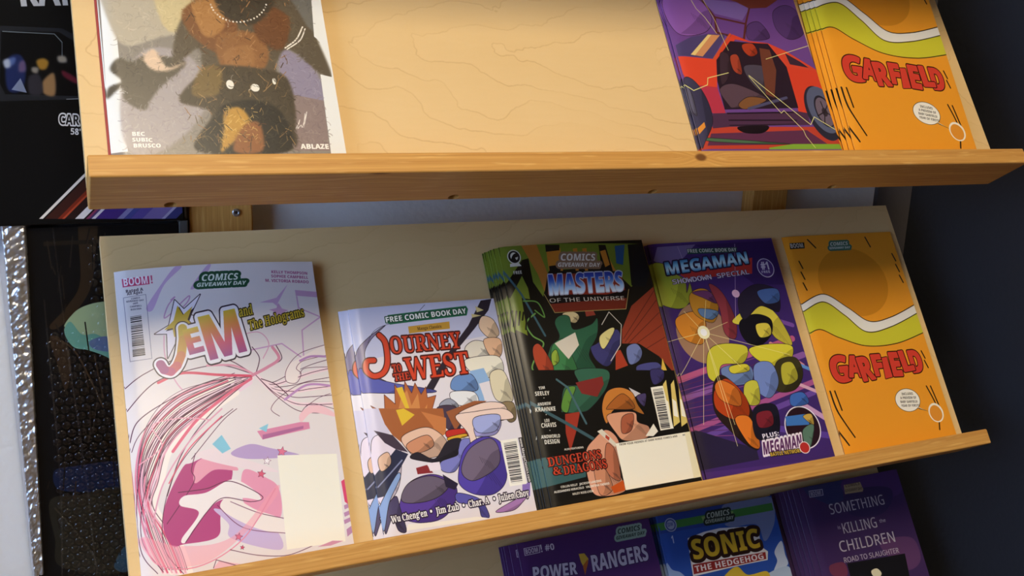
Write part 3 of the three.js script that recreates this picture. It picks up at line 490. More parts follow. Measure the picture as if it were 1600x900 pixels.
["t","Char. A",81.2,195.5,20.6,5.9,-0.026,"#f4f1ee","sb"],
["t","•",105.8,194.5,2.7,6.0,-0.002,"#f4f1ee","sb","#2a1e30",1.0,0],
["t","•",105.8,194.5,2.7,6.0,-0.002,"#f4f1ee","sb"],
["t","Julien Choy",111.7,194.7,30.9,6.0,-0.016,"#f4f1ee","sb","#2a1e30",1.0,0],
["t","Julien Choy",111.7,194.7,30.9,6.0,-0.016,"#f4f1ee","sb"]] },
darkBattle: { w: 168, h: 259, base: '#1a1712', ops: [
["f","#1a1712",[-0.3,-2.7,169.6,4.1,175.8,152.3,-3.0,133.0],0],
["f","#6f7d28",[0.9,-2.6,169.5,4.5,170.4,29.3,140.7,52.0,120.5,28.1,48.6,28.8,34.4,59.6,12.9,54.7,11.0,93.4,0.8,86.1,-0.1,12.4],0],
["f","#17140f",[21.7,15.4,29.0,14.1,28.6,39.2,36.8,56.4,32.3,75.8,20.6,81.4,21.9,45.4,18.0,31.9,1.1,53.8,-3.1,42.0],0],
["f","#b0702e",[23.7,-1.1,41.1,-0.2,48.0,38.9,40.3,56.7,35.6,31.3],0],
["f","#c07a2a",[50.6,5.1,66.9,5.0,64.5,29.8,48.6,28.8],0],
["f","#c07a2a",[81.1,6.7,86.4,6.1,82.5,30.9,78.9,30.7],0],
["f","#c07a2a",[92.1,7.2,97.4,6.6,93.3,31.6,89.7,31.4],0],
["f","#c07a2a",[112.4,8.3,117.8,7.7,126.6,33.7,109.9,32.6],0],
["f","#1c1a18",[50.7,0.8,66.8,1.6,65.4,7.6,49.8,8.4],0],
["f","#1c1a18",[49.8,23.8,64.4,23.0,56.4,41.1,49.2,33.9],0],
["f","#1c1a18",[112.6,3.9,121.0,4.3,122.8,33.4,109.4,34.3],0],
["f","#c07a2a",[112.6,11.0,119.6,9.6,120.9,26.3,114.7,28.6],0],
["f","#27507c",[132.1,5.8,144.9,4.7,136.9,27.3,129.2,25.1],0],
["f","#15181c",[148.8,4.9,169.6,4.1,170.4,32.8,157.8,53.2,141.2,50.3],0],
["s","#3d5c66",2.2,[-0.9,24.0,13.6,51.4,29.5,95.1],0],
["s","#5f8a40",1.4,[13.9,58.0,28.8,60.8,33.2,75.9,27.9,72.2,24.4,68.6],1],
["s","#68934a",1.6,[23.7,71.8,12.2,80.6,16.0,93.8,26.0,102.8,14.4,116.0,8.6,126.4,15.1,135.0],1],
["s","#17140f",1.6,[-2.1,76.2,1.0,66.8],0],
["s","#17140f",1.6,[-0.5,86.0,4.5,67.7],0],
["s","#17140f",1.6,[4.2,81.6,8.1,68.6],0],
["s","#17140f",1.6,[8.9,77.1,11.6,69.6],0],
["s","#17140f",1.6,[10.4,86.9,15.2,70.5],0],
["s","#17140f",1.6,[15.2,82.5,18.8,71.4],0],
["f","#8c3a26",[172.2,50.7,135.2,72.3,117.4,96.3,113.4,111.0,133.5,112.9,153.9,128.3,167.4,148.1,176.1,118.6],0],
["s","#4a1c16",0.6,[171.2,54.1,116.5,106.3],0],
["s","#4a1c16",0.6,[169.7,66.3,117.5,109.7],0],
["s","#4a1c16",0.6,[169.6,80.2,120.7,111.7],0],
["s","#4a1c16",0.6,[169.6,94.0,127.5,114.0],0],
["s","#4a1c16",0.6,[169.5,107.8,141.3,118.7],0],
["f","#c9b78a",[53.8,74.3,66.4,73.7,71.4,79.0,65.4,85.2,55.7,81.0],1],
["f","#2f5c42",[42.8,83.2,49.7,76.4,60.0,78.1,62.0,91.5,82.6,88.3,91.4,82.4,86.8,100.3,73.1,118.6,76.2,141.6,25.1,136.1,31.7,108.1,44.5,98.1],1],
["f","#3f7a4a",[33.3,108.3,47.6,100.0,52.1,110.1,55.5,139.3,30.1,136.6],1],
["f","#8aa43c",[31.9,114.6,38.1,110.4,38.8,121.6,31.0,125.6],1],
["f","#8c3a2c",[79.0,59.6,85.3,63.4,90.5,78.9,79.3,79.7],0],
["f","#cfc6b4",[37.9,103.9,63.0,94.8,64.2,108.0,49.4,121.1],0],
["f","#a8452c",[14.4,104.9,22.3,104.0,31.0,125.6,27.1,134.7,17.1,133.6,12.4,117.4],1],
["f","#3c3a6a",[84.7,108.3,110.1,95.7,112.0,109.2,93.1,132.0,80.2,125.8,76.5,112.4],1],
["f","#d3c884",[90.4,100.6,105.1,93.6,107.8,97.2,92.4,114.0,87.9,110.3],1],
["f","#6d78a8",[117.5,116.4,129.8,112.5,134.9,121.4,128.5,130.7,116.8,132.8],1],
["f","#4a4a80",[125.4,135.4,150.2,134.6,152.0,148.1,126.4,145.3],1],
["f","#a33c26",[104.0,118.4,109.9,117.3,114.5,134.2,98.9,137.5],0],
["s","#cfc8bc",0.8,[95.1,89.4,106.7,76.9,117.8,91.3,111.2,112.5,96.1,127.5],0],
["f","#d8b44a",[157.2,130.3,159.0,143.8,155.3,150.1,149.7,149.5],0],
["f","#15120f",[-2.5,126.7,173.0,145.2,176.7,209.9,75.5,254.7,-3.8,254.1],0],
["f","#35604a",[29.9,169.2,38.4,148.4,54.4,147.0,54.4,132.7,89.2,136.4,84.6,153.6,62.2,171.6,49.2,174.7,32.5,172.6],1],
["f","#5d8a3a",[30.2,167.7,39.7,150.1,50.2,149.7,41.7,162.9,35.8,173.0],1],
["f","#7d2c28",[51.3,145.1,82.2,142.1,82.0,150.1,71.8,161.7,55.5,156.6],0],
["f","#9c3626",[32.9,174.2,49.4,173.9,41.7,190.7,30.0,210.5,29.4,192.2],0],
["s","#3f5a60",3.2,[-16.6,145.3,14.3,170.4,30.3,181.6,57.9,202.1],0],
["s","#47646a",2.2,[31.8,139.8,41.7,148.8,53.3,186.0],0],
["f","#3a5c5c",[-2.1,211.9,22.8,212.5,42.1,230.2,40.7,236.0,-5.2,239.4],0],
["f","#3a3462",[139.5,141.7,154.3,143.2,151.5,152.9,139.1,156.4],1],
["f","#c8c2c4",[109.3,156.4,121.9,164.3,113.9,166.6],0],
["f","#4a3f66",[115.7,166.8,127.3,164.9,122.0,177.2],1],
["f","#c47a34",[74.2,173.0,83.4,158.2,98.7,155.2,111.6,161.5,115.3,174.8,119.9,184.9,110.1,180.5,100.7,174.6,85.5,177.5,75.4,188.9],1],
["f","#a8602a",[79.4,173.6,100.6,161.8,110.9,177.5,85.9,176.0],1],
["f","#d89a78",[77.0,182.8,88.6,179.5,109.6,182.1,110.6,191.7,121.8,197.9,117.0,208.4,91.7,208.1,83.3,199.2],1],
["f","#a85c40",[94.3,185.0,107.4,183.4,101.5,198.5,90.2,200.1],1],
["f","#d99b7c",[46.5,212.7,57.9,202.1,73.8,194.9,84.4,208.7,78.1,238.5,78.9,255.3,47.8,254.9,42.3,236.2],1],
["f","#b86e50",[70.3,208.3,78.5,217.2,76.6,244.4,63.7,233.4],1],
["f","#c98866",[51.9,225.6,63.7,233.4,65.8,251.8,51.4,254.0],1],
["f","#d8d0bc",[63.2,195.1,68.9,193.5,81.4,209.9,78.9,212.6],0],
["f","#b2402c",[71.8,199.3,75.3,202.8,73.6,205.7,70.5,202.2],0],
["f","#c0521e",[64.7,249.3,79.9,244.9,79.1,254.5,66.6,255.6],0],
["f","#d8c06a",[150.1,157.7,155.2,153.3,150.1,196.7,141.5,200.5],0],
["f","#efe9d6",[147.8,172.1,151.5,175.8,149.7,191.9,144.6,189.6],0],
["f","#d8c06a",[159.4,158.7,164.5,154.3,159.3,197.9,150.6,201.6],0],
["f","#efe9d6",[157.0,173.2,160.7,176.9,158.8,193.0,153.8,190.7],0],
["f","#d8c06a",[168.7,159.7,173.9,155.3,168.5,199.1,159.7,202.8],0],
["f","#efe9d6",[166.3,174.3,170.0,178.0,168.0,194.1,163.0,191.9],0],
["f","#ede8d6",[134.6,159.2,149.7,158.9,150.1,203.2,134.1,203.5],0],
["b",[136.6,161.9,148.6,161.6,146.3,201.9,135.5,201.6],34,9],
["f","#e9e2cf",[115.6,206.6,128.0,195.5,131.2,203.9,124.5,207.8],0],
["f","#f0e9d4",[80.3,209.4,167.9,208.7,168.7,254.7,79.9,254.7],0],
["f","#e6dcb6",[161.7,208.9,167.9,208.7,168.7,254.7,159.2,254.9],0],
["t","FROM YOUR FRIENDS AT DARK HORSE COMICS AND",84.0,212.1,68.2,1.8,0.003,"#4a443a","b"],
["t","05",158.5,212.0,3.1,1.6,-0.025,"#4a443a","b"],
["t","TIM",10.9,147.5,6.8,2.7,-0.024,"#e6e2d4","b"],
["t","SEELEY",5.8,152.9,15.2,4.0,0.064,"#e6e2d4","b"],
["t","ANDREW",6.3,163.0,14.1,3.0,0.032,"#e6e2d4","b"],
["t","KRAHNKE",2.6,168.2,21.6,4.2,0.072,"#e6e2d4","b"],
["t","LOU",9.7,179.3,5.5,3.0,0.016,"#e6e2d4","b"],
["t","CHAVIS",5.4,184.0,15.9,4.2,0.062,"#e6e2d4","b"],
["t","ANDWORLD",3.4,194.2,19.5,3.3,0.071,"#e6e2d4","b"],
["t","DESIGN",5.1,199.8,16.2,4.1,0.07,"#e6e2d4","b"],
["t","•",13.7,157.1,1.3,1.8,0.003,"#e6e2d4","b"],
["t","•",12.3,173.2,1.3,1.8,0.01,"#e6e2d4","b"],
["t","•",12.7,188.5,1.3,1.8,0.017,"#e6e2d4","b"],
["t","ALSO FEATURING",24.1,208.4,20.8,1.8,0.028,"#e6e2d4","b"],
["t","DUNGEONS",4.4,221.0,58.2,8.1,0.001,"#c4452c","sb","#2a0f0c",0.9,0],
["t","&",7.3,229.6,9.3,7.2,-0.011,"#c4452c","sb","#2a0f0c",0.9,0],
["t","DRAGONS",18.3,230.9,47.9,8.2,-0.004,"#c4452c","sb","#2a0f0c",0.9,0],
["t","DUNGEONS",4.4,221.0,58.2,8.1,0.001,"#c4452c","sb"],
["t","&",7.3,229.6,9.3,7.2,-0.011,"#c4452c","sb"],
["t","DRAGONS",18.3,230.9,47.9,8.2,-0.004,"#c4452c","sb"],
["t","COLLIN KELLY   JACKSON LANZING",12.2,242.4,43.9,2.0,0.01,"#e6e2d4","b"],
["t","ALESSANDRO MIRACOLO   VALENTINA TADDEO",4.7,246.0,59.3,2.0,0.011,"#e6e2d4","b"],
["t","HALEY ROSE-LYON",22.7,250.6,22.7,2.0,0.019,"#e6e2d4","b"],
["e","#d8d4c8",13.9,11.5,7.21,7.48,0],
["e","#1a1814",13.9,11.5,6.18,6.46,0],
["e","#d8d4c8",14.0,11.2,4.12,4.42,0],
["f","#1a1814",[10.6,14.7,13.0,9.8,16.8,8.0,17.7,11.4,14.6,12.4,15.5,15.8],1],
["f","#d8d4c8",[8.1,18.3,17.6,18.1,20.0,21.6,7.5,21.6],0],
["t","FREE",9.5,29.7,9.4,3.3,-0.007,"#d8d4c8","b"],
["t","COMICS",63.6,18.6,40.9,7.4,0.058,"#ddd6c8","i","#8a6a50",2.6,0],
["t","GIVEAWAY DAY",59.2,25.0,49.1,4.4,0.061,"#ddd6c8","i","#8a6a50",2.6,0],
["t","COMICS",63.6,18.6,40.9,7.4,0.058,"#ddd6c8","i"],
["t","GIVEAWAY DAY",59.2,25.0,49.1,4.4,0.061,"#ddd6c8","i"],
["f","#160f10",[38.0,52.9,47.4,30.4,128.0,35.5,136.7,54.3,127.8,75.2,45.4,72.3],0],
["f","#6e2a1c",[42.2,63.5,131.9,63.5,127.8,75.2,45.4,72.3],0],
["s","#b09a5c",0.6,[38.0,52.9,45.3,72.8,127.8,75.2,136.7,54.3],0],
["f","#8a3020",[41.9,53.5,47.8,32.1,131.7,36.1,132.3,54.9,108.8,58.4],0],
["t","MASTERS",42.4,53.5,88.9,20.4,0.015,"mast","k","#b9bccb",1.1,-0.12],
["t","MASTERS",42.4,53.5,88.9,20.4,0.015,"mast","k",null,0,-0.12],
["t","OF THE UNIVERSE",41.6,61.8,87.6,4.1,0.041,"#c8c2b4","r"]] },
purpleBurst: { w: 168, h: 259, base: '#4b2f7a', ops: [
["f","#412a6c",[-0.1,2.7,167.5,1.1,175.3,259.2,-8.3,250.0],0],
["f","#7a6a9c",[10.0,3.8,60.3,3.2,37.0,20.6,14.2,31.8,2.3,18.6],0],
["s","#b8a6cc",0.5,[36.4,4.5,38.8,20.7],0],
["f","#33205a",[60.0,4.1,166.9,3.1,167.5,57.8,125.8,55.0,90.9,23.6],0],
["f","#a7b23c",[-2.0,27.7,8.3,22.1,35.9,36.3,38.9,61.6,20.6,75.7,-3.9,64.7],1],
["f","#6a3f92",[13.4,28.7,45.7,27.4,32.9,58.1,34.0,42.5],1],
["f","#c23a34",[14.3,25.6,43.8,33.7,69.7,32.1,88.8,30.0,132.8,22.7,126.4,42.0,37.5,42.7],0],
["s","#b65a86",7,[156.6,121.6,-9.4,153.6],0],
["s","#8a5aa0",7,[165.0,141.4,-19.2,175.5],0],
["s","#a8568e",6,[169.0,173.1,-19.3,209.5],0],
["s","#6a4a9c",6,[164.6,185.0,-19.3,220.7],0],
["s","#c79ac4",6,[172.2,216.6,133.1,187.5],0],
["s","#d08a90",5,[160.6,153.6,124.8,125.0],0],
["s","#7a4fa0",5,[162.1,106.2,108.0,85.8],0],
["s","#5d8fd0",4,[173.4,161.1,134.2,141.5],0],
["s","#5a3f98",7,[169.3,234.4,66.8,209.2],0],
["s","#d6a6bc",4,[172.0,185.9,139.4,169.9],0],
["s","#8d4a80",0.7,[-2.8,154.3,101.6,138.3],0],
["s","#5a2c5c",0.7,[-3.0,159.3,99.1,145.4],0],
["s","#8d4a80",0.7,[-3.1,164.2,96.8,152.5],0],
["s","#5a2c5c",0.7,[-3.2,169.1,94.4,159.5],0],
["s","#8d4a80",0.7,[-3.3,174.0,92.0,166.5],0],
["s","#5a2c5c",0.7,[-3.4,178.9,89.7,173.5],0],
["s","#8d4a80",0.7,[-3.5,183.7,87.3,180.4],0],
["s","#5a2c5c",0.7,[-3.6,188.6,85.0,187.3],0],
["s","#8d4a80",0.7,[-3.8,193.4,82.7,194.2],0],
["s","#5a2c5c",0.7,[-3.9,198.2,80.4,201.0],0],
["s","#8d4a80",0.7,[-4.0,203.1,78.1,207.7],0],
["s","#5a2c5c",0.7,[-4.1,207.9,75.8,214.5],0],
["s","#8d4a80",0.7,[-4.2,212.6,73.6,221.2],0],
["s","#5a2c5c",0.7,[-4.3,217.4,71.3,227.8],0],
["s","#8d4a80",0.7,[-4.4,222.2,69.1,234.5],0],
["s","#5a2c5c",0.7,[-4.5,226.9,66.9,241.1],0],
["f","#2b2340",[0.1,206.4,68.7,235.6,68.4,247.0,-4.3,247.8],0],
["e","rgba(236,190,90,.55)",39.9,104.9,32.88,34.17,0],
["f","#d88a30",[10.2,87.1,36.9,80.1,47.1,93.3,36.2,116.7,14.2,108.6],1],
["f","#c0872c",[35.5,61.4,55.3,55.0,70.5,70.2,57.5,94.1,36.0,83.1],1],
["f","#6a3a6a",[39.9,58.6,61.5,58.6,67.8,73.2,52.0,65.7],1],
["f","#5f7ea8",[43.0,77.5,66.6,82.5,56.7,91.0,43.9,86.2],1],
["f","#8f3a44",[63.9,50.8,78.8,61.4,86.9,93.5,80.0,114.6,67.8,107.4,69.4,79.6],1],
["f","#e0d14a",[83.3,93.2,122.1,77.3,143.9,91.8,154.4,127.8,134.3,119.6,122.2,99.6,92.0,100.2],1],
["f","#16141c",[91.2,97.0,114.3,89.4,134.3,97.4,127.9,115.9,105.6,126.3,90.6,115.6],1],
["f","#2a2438",[98.5,69.2,125.8,55.0,153.8,63.5,148.8,89.0,124.8,80.7,97.7,94.4],1],
["f","#4b6aa8",[126.9,63.2,154.3,61.9,153.2,76.4,133.3,78.2],1],
["f","#d8c74a",[112.0,101.9,129.0,101.8,128.5,114.4,112.8,116.1],1],
["f","#c9c23c",[40.4,126.2,60.4,119.0,91.2,125.0,81.8,142.4,53.0,142.5,44.0,159.5,32.2,152.2],1],
["f","#6d84b4",[52.0,145.4,87.9,146.1,85.6,164.0,56.8,163.8],1],
["f","#d5c93e",[62.9,145.0,84.8,144.2,85.9,152.0,64.0,152.7],1],
["f","#d6cc3c",[93.8,128.3,124.8,125.0,153.3,130.8,138.4,151.3,106.7,144.9],1],
["f","#3b3620",[124.8,146.8,152.7,143.4,157.3,162.6,139.9,179.2,114.5,176.3],1],
["f","#b8b03a",[131.0,150.5,146.8,149.0,147.8,167.7,127.4,171.7],1],
["f","#7388c4",[95.0,146.8,117.5,146.0,121.2,167.9,104.4,184.2,89.7,173.5],1],
["f","#c8c244",[75.8,165.9,92.6,164.8,88.3,188.3,70.9,186.2],1],
["f","#2c1e1c",[36.3,161.6,52.7,154.4,74.4,186.6,73.1,233.3,59.4,231.4,41.3,211.8,29.1,190.0],1],
["f","#b8441c",[36.2,167.5,55.2,157.7,72.8,180.5,69.7,200.8,48.3,201.1,31.7,187.4],1],
["f","#d8762c",[37.1,164.6,47.9,158.4,65.3,170.7,63.1,188.3,41.1,179.8],1],
["f","#e07a2a",[51.7,201.5,69.7,200.8,75.1,222.0,72.3,235.5,60.4,228.7],1],
["f","#1c1a28",[79.4,193.2,108.5,193.7,101.1,225.4,72.4,224.5],1],
["f","#7a2430",[81.0,199.3,99.4,198.6,98.0,213.2,79.7,213.8],1],
["s","#efe3a0",0.5,[41.1,104.4,-6.1,154.0],0],
["s","#efe3a0",0.5,[41.1,104.4,11.5,202.2],0],
["s","#efe3a0",0.5,[41.1,104.4,49.8,207.1],0],
["s","#efe3a0",0.5,[41.1,104.4,76.8,146.5],0],
["s","#efe3a0",0.5,[41.1,104.4,75.2,95.6],0],
["s","#efe3a0",0.5,[41.1,104.4,-3.4,110.0],0],
["s","#efe3a0",0.5,[41.1,104.4,23.1,79.0],0],
["s","#efe3a0",0.5,[41.1,104.4,146.3,139.6],0],
["s","#efe3a0",0.5,[41.1,104.4,54.6,69.0],0],
["s","#efe3a0",0.5,[41.1,104.4,46.0,229.6],0],
["e","#f6efc4",41.1,104.4,7.62,7.46,0],
["e","#fff",41.1,104.4,4.16,4.04,0],
["s","#cdb6dc",0.5,[113.7,5.2,86.9,93.5],0],
["e","#e3b8d8",96.5,63.9,5.11,4.59,0],
["e","#e8e2ec",136.1,221.1,23.97,23.7,0],
["e","#2a1620",136.1,221.1,22.52,22.48,0],
["f","#3f73b8",[116.9,206.7,144.9,207.1,146.2,219.4,115.2,216.9],0],
["f","#4068b4",[132.3,184.4,149.8,183.4,152.9,195.9,130.0,196.3],1],
["f","#5a7a68",[135.1,223.9,151.6,220.0,139.6,242.4,132.5,241.4],1],
["f","#c8a44a",[140.3,209.6,152.2,208.0,151.6,220.0],1],
["f","#1f4a3c",[47.4,7.7,115.1,9.2,113.9,15.1,46.9,14.1],0],
["t","FREE COMIC BOOK DAY",47.3,12.5,66.6,4.2,0.024,"#d6dcd4","b"],
["t","MEGAMAN",11.9,36.4,116.0,14.0,-0.064,"mega","k","#241a3c",1.8,-0.1],
["t","MEGAMAN",11.9,36.4,116.0,14.0,-0.064,"mega","k",null,0,-0.1],
["t","SHOWDOWN SPECIAL",17.7,47.7,105.9,5.3,-0.055,"#d8d2e0","m","#3a2c50",0.6,0],
["e","#d8d4e0",147.6,36.1,11.84,11.63,0],
["e","#4a3078",147.6,36.1,10.69,10.6,0],
["t","#1",141.2,38.0,12.8,9.4,0.009,"#d8d4e0","k"],
["t","FREE",139.8,42.2,12.8,2.9,0.011,"#d8d4e0","b"],
["t","PLUS:",79.8,226.1,23.1,4.8,-0.02,"#e8e4ec","b","#2a2040",0.8,0],
["t","MEGAMAN",75.2,242.8,53.7,12.7,-0.036,"#7a5bb4","k","#e8dfe8",1.8,-0.25],
["t","MEGAMAN",75.2,242.8,53.7,12.7,-0.036,"#5a2a5c","k",null,0,-0.25],
["t","BATTLE NETWORK",83.9,245.7,42.1,3.9,0.029,"#d8b440","b","#1a1420",0.8,0],
["e","#e6d8dc",130.9,242.6,7.2,6.58,0],
["e","#b4302c",130.9,242.6,6.12,5.68,0]] },
plainOrange: { w: 168, h: 259, base: '#e8992a', ops: [
["f","#e8992a",[-2.8,-3.6,176.5,-0.9,181.3,256.0,-7.1,255.6],0],
["e","#d08620",84.9,61.3,52.07,43.1,0],
["f","#c9c334",[-3.4,93.3,30.8,82.8,56.6,101.5,81.5,123.5,121.4,120.3,169.1,107.2,167.7,131.2,121.7,140.5,75.1,139.5,38.8,126.3,14.9,114.4,-4.9,119.1],1],
["f","#e6e2d8",[-1.9,83.6,34.2,73.7,64.2,92.7,90.5,111.6,126.2,108.8,167.8,96.7,169.0,106.5,121.7,119.7,81.7,122.9,56.9,100.8,31.0,82.2,-2.8,92.7],1],
["s","#1d1610",1.0,[-2.8,92.7,30.8,82.8,56.6,101.5,81.5,123.5,121.4,120.3,168.7,107.1],1],
["s","#1d1610",1.0,[-5.1,119.7,14.6,115.0,38.5,126.9,74.8,140.1,121.4,141.2,168.3,131.9],1],
["s","#1d1610",1.0,[-2.2,83.6,34.3,73.4,64.3,92.4,90.6,111.3,126.3,108.5,167.4,96.6],1],
["s","#1d1610",1.8,[13.1,31.3,15.5,40.2],0],
["s","#1d1610",1.8,[11.5,44.7,13.9,53.6],0],
["s","#1d1610",1.8,[9.9,58.0,12.3,66.8],0],
["s","#1d1610",1.8,[-13.6,131.1,-11.2,139.6],0],
["s","#1d1610",1.8,[-13.2,140.7,-10.8,149.2],0],
["s","#1d1610",1.8,[159.4,29.0,161.8,38.4],0],
["s","#1d1610",1.8,[159.8,43.3,162.1,52.7],0],
["s","#1d1610",1.8,[160.1,57.5,162.5,66.8],0],
["s","#1d1610",1.8,[155.6,153.8,157.9,162.8],0],
["s","#1d1610",1.8,[155.8,165.6,158.1,174.6],0],
["s","#1d1610",1.8,[3.6,186.6,5.9,211.7,18.4,240.9],1],
["s","#1d1610",1.8,[9.4,187.2,11.6,209.3],1],
["s","#1d1610",1.8,[145.9,196.2,151.7,223.0,144.9,248.1],1],
["s","#1d1610",1.8,[152.3,196.9,155.6,220.2],1],
["s","#1d1610",1.8,[-4.2,222.7,7.4,248.5],1],
["s","#1d1610",1.8,[34.9,5.1,43.4,15.8],1],
["s","#1d1610",1.8,[124.3,5.8,128.0,18.4],1],
["f","#171310",[7.2,8.2,28.8,8.2,26.9,15.7,5.7,15.6],0],
["t","BOOM",7.0,14.3,19.2,5.4,-0.002,"#c8c4bc","b"],
["t","COMICS",66.0,14.6,27.7,4.5,-0.0,"#cfd6d2","i","#3f6a58",2.6,0],
["t","GIVEAWAY DAY",63.2,18.6,32.3,2.7,0.009,"#cfd6d2","i","#3f6a58",2.6,0],
["t","COMICS",66.0,14.6,27.7,4.5,-0.0,"#cfd6d2","i"],
["t","GIVEAWAY DAY",63.2,18.6,32.3,2.7,0.009,"#cfd6d2","i"],
["t","F",72.6,175.6,17.2,24.0,0.036,"#cf4030","k","#2a120e",2.0,0],
["t","F",72.6,175.6,17.2,24.0,0.036,"#cf4030","k","#cf4030",0.8,0],
["t","G",10.9,177.1,29.2,29.2,0.022,"#cf4030","k","#2a120e",2.0,0],
["t","G",10.9,177.1,29.2,29.2,0.022,"#cf4030","k","#cf4030",0.8,0],
["t","A",36.8,173.0,19.5,23.7,0.087,"#cf4030","k","#2a120e",2.0,0],
["t","A",36.8,173.0,19.5,23.7,0.087,"#cf4030","k","#cf4030",0.8,0],
["t","R",52.6,180.1,20.6,26.7,-0.056,"#cf4030","k","#2a120e",2.0,0],
["t","R",52.6,180.1,20.6,26.7,-0.056,"#cf4030","k","#cf4030",0.8,0],
["t","D",130.9,177.7,21.0,25.5,0.006,"#cf4030","k","#2a120e",2.0,0],
["t","D",130.9,177.7,21.0,25.5,0.006,"#cf4030","k","#cf4030",0.8,0],
["s","#2a120e",2.6,[91.8,156.7,99.2,156.2,98.8,179.6,88.4,180.6,91.8,156.7],0],
["f","#cf4030",[91.8,156.7,99.2,156.2,98.8,179.6,88.4,180.6],0],
["s","#cf4030",0.9,[91.8,156.7,99.2,156.2,98.8,179.6,88.4,180.6,91.8,156.7],0],
["t","E",99.1,178.4,17.9,27.1,0.061,"#cf4030","k","#2a120e",2.0,0],
["t","E",99.1,178.4,17.9,27.1,0.061,"#cf4030","k","#cf4030",0.8,0],
["t","L",117.1,175.4,20.1,23.9,-0.04,"#cf4030","k","#2a120e",2.0,0],
["t","L",117.1,175.4,20.1,23.9,-0.04,"#cf4030","k","#cf4030",0.8,0],
["e","#1d1610",110.8,209.1,18.92,13.69,0],
["f","#1d1610",[119.2,217.5,137.3,225.8,124.0,221.3],0],
["e","#efeadc",110.8,209.1,18.3,13.19,0],
["f","#efeadc",[119.5,216.9,134.2,224.8,122.7,219.5],0],
["t","INCLUDES",104.2,202.5,17.5,2.9,0.078,"#3a342c","b"],
["t","A PREVIEW OF",100.7,206.8,24.1,2.9,0.09,"#3a342c","b"],
["t","BABY GARFIELD:",98.8,211.2,26.5,2.8,0.094,"#3a342c","b"],
["t","YEAR OF FIRSTS!",98.5,215.8,28.1,2.8,0.097,"#3a342c","b"],
["e","#efe6d4",147.6,228.4,11.36,11.45,0],
["e","#dd9030",147.3,229.0,9.25,9.42,0]] },
paintedBrown: { w: 168, h: 259, base: '#8a8378', ops: [
["f","#e6e6e0",[3.0,47.1,179.7,27.0,173.0,245.3,-1.1,244.0],0],
["f","#8a8378",[11.0,46.2,163.2,28.9,156.5,245.2,10.4,244.1],0],
["f","#b5ab96",[13.0,48.9,162.7,32.2,157.5,107.2,104.1,128.4,45.3,148.6,9.5,150.4],1],
["f","#c9b98c",[42.4,80.9,90.5,76.5,80.4,124.1,45.8,143.0],1],
["f","#a39a98",[30.7,160.2,61.8,167.2,66.7,207.7,36.4,241.7,10.6,241.6,10.4,192.9],1],
["f","#8e8596",[130.3,155.9,153.3,172.3,156.8,200.7,137.6,212.2,126.5,184.5],1],
["f","#8c7a74",[132.5,195.6,156.8,200.7,155.4,244.1,128.3,243.9],0],
["f","#6d6a62",[160.9,45.1,167.5,44.4,160.5,144.0,133.4,132.5,120.8,73.8],0],
["f","#5a5244",[3.9,177.3,10.2,168.6,18.7,171.5,30.2,165.7,56.9,170.1,36.7,192.2,29.1,203.0,24.0,210.9,11.7,203.3,10.4,192.9,0.4,200.9,1.9,192.0,10.8,187.6],1],
["f","#5c5140",[48.4,173.1,55.6,136.9,83.0,100.8,118.5,92.1,141.8,108.3,153.6,134.3,158.0,140.0,166.9,177.6,157.8,176.7,135.4,155.7,123.1,173.3,125.8,190.1,73.7,185.9,67.3,158.6],1],
["f","#7c5230",[59.1,125.5,81.7,112.5,98.5,134.5,87.9,163.3,63.8,147.7],1],
["f","#8c6038",[82.7,146.7,112.2,142.4,119.6,162.1,107.6,179.4,84.0,177.4],1],
["f","#6a4428",[115.5,116.0,139.4,126.3,130.3,155.9,111.9,145.3],1],
["f","#a87844",[66.7,119.3,86.2,115.1,88.5,137.9,73.2,147.2],1],
["f","#9a6c40",[85.9,160.6,105.9,154.1,105.9,173.9,88.7,177.2],1],
["f","#40382c",[85.6,77.0,131.1,72.8,131.5,109.0,113.3,133.7,94.0,131.9,83.8,115.2],1],
["f","#d9bda0",[27.3,168.5,35.2,160.0,43.7,174.9,56.9,170.1,46.2,177.0,33.5,177.9],1],
["s","#e8e0d0",1.2,[133.0,154.6,142.7,146.6,149.5,134.6],1],
["s","#e8e0d0",1.0,[134.4,155.7,145.7,147.1,151.3,136.2],1],
["f","#4a4030",[65.9,180.7,82.2,171.9,122.7,176.1,133.2,189.9,132.1,223.2,123.5,243.9,58.3,243.4,70.7,212.9,49.1,202.6],1],
["f","#756038",[67.9,175.2,81.9,174.7,77.1,196.7,58.7,197.1],1],
["f","#2c2820",[83.2,204.7,104.9,201.6,122.8,212.3,123.5,243.9,58.3,243.4,72.7,215.6],1],
["f","#b98c3c",[79.9,212.8,90.9,207.3,98.1,218.0,91.7,231.5,84.1,236.8,74.0,244.6,78.4,226.2],1],
["f","#8c5a34",[92.7,223.4,104.9,220.7,104.3,243.7,83.3,243.6],1],
["s","#3a3226",0.5,[72.1,179.1,71.6,181.8],0],
["s","#8f6a44",0.5,[52.3,208.4,55.4,214.5],0],
["s","#8f6a44",0.5,[68.0,207.3,70.9,213.8],0],
["s","#7a6440",0.5,[68.2,233.1,71.7,239.4],0],
["s","#8f6a44",0.5,[117.3,183.7,113.5,190.9],0],
["s","#8f6a44",0.5,[124.9,227.0,118.6,232.5],0],
["s","#5a4a30",0.5,[104.1,204.8,100.2,208.5],0],
["s","#a08050",0.5,[123.9,225.0,128.2,227.2],0],
["s","#8f6a44",0.5,[72.3,218.0,76.2,222.8],0],
["s","#3a3226",0.5,[82.6,211.1,81.6,214.5],0],
["s","#7a6440",0.5,[69.1,223.9,62.7,229.4],0],
["s","#3a3226",0.5,[72.6,207.1,74.8,210.0],0],
["s","#5a4a30",0.5,[107.9,175.5,109.1,180.1],0],
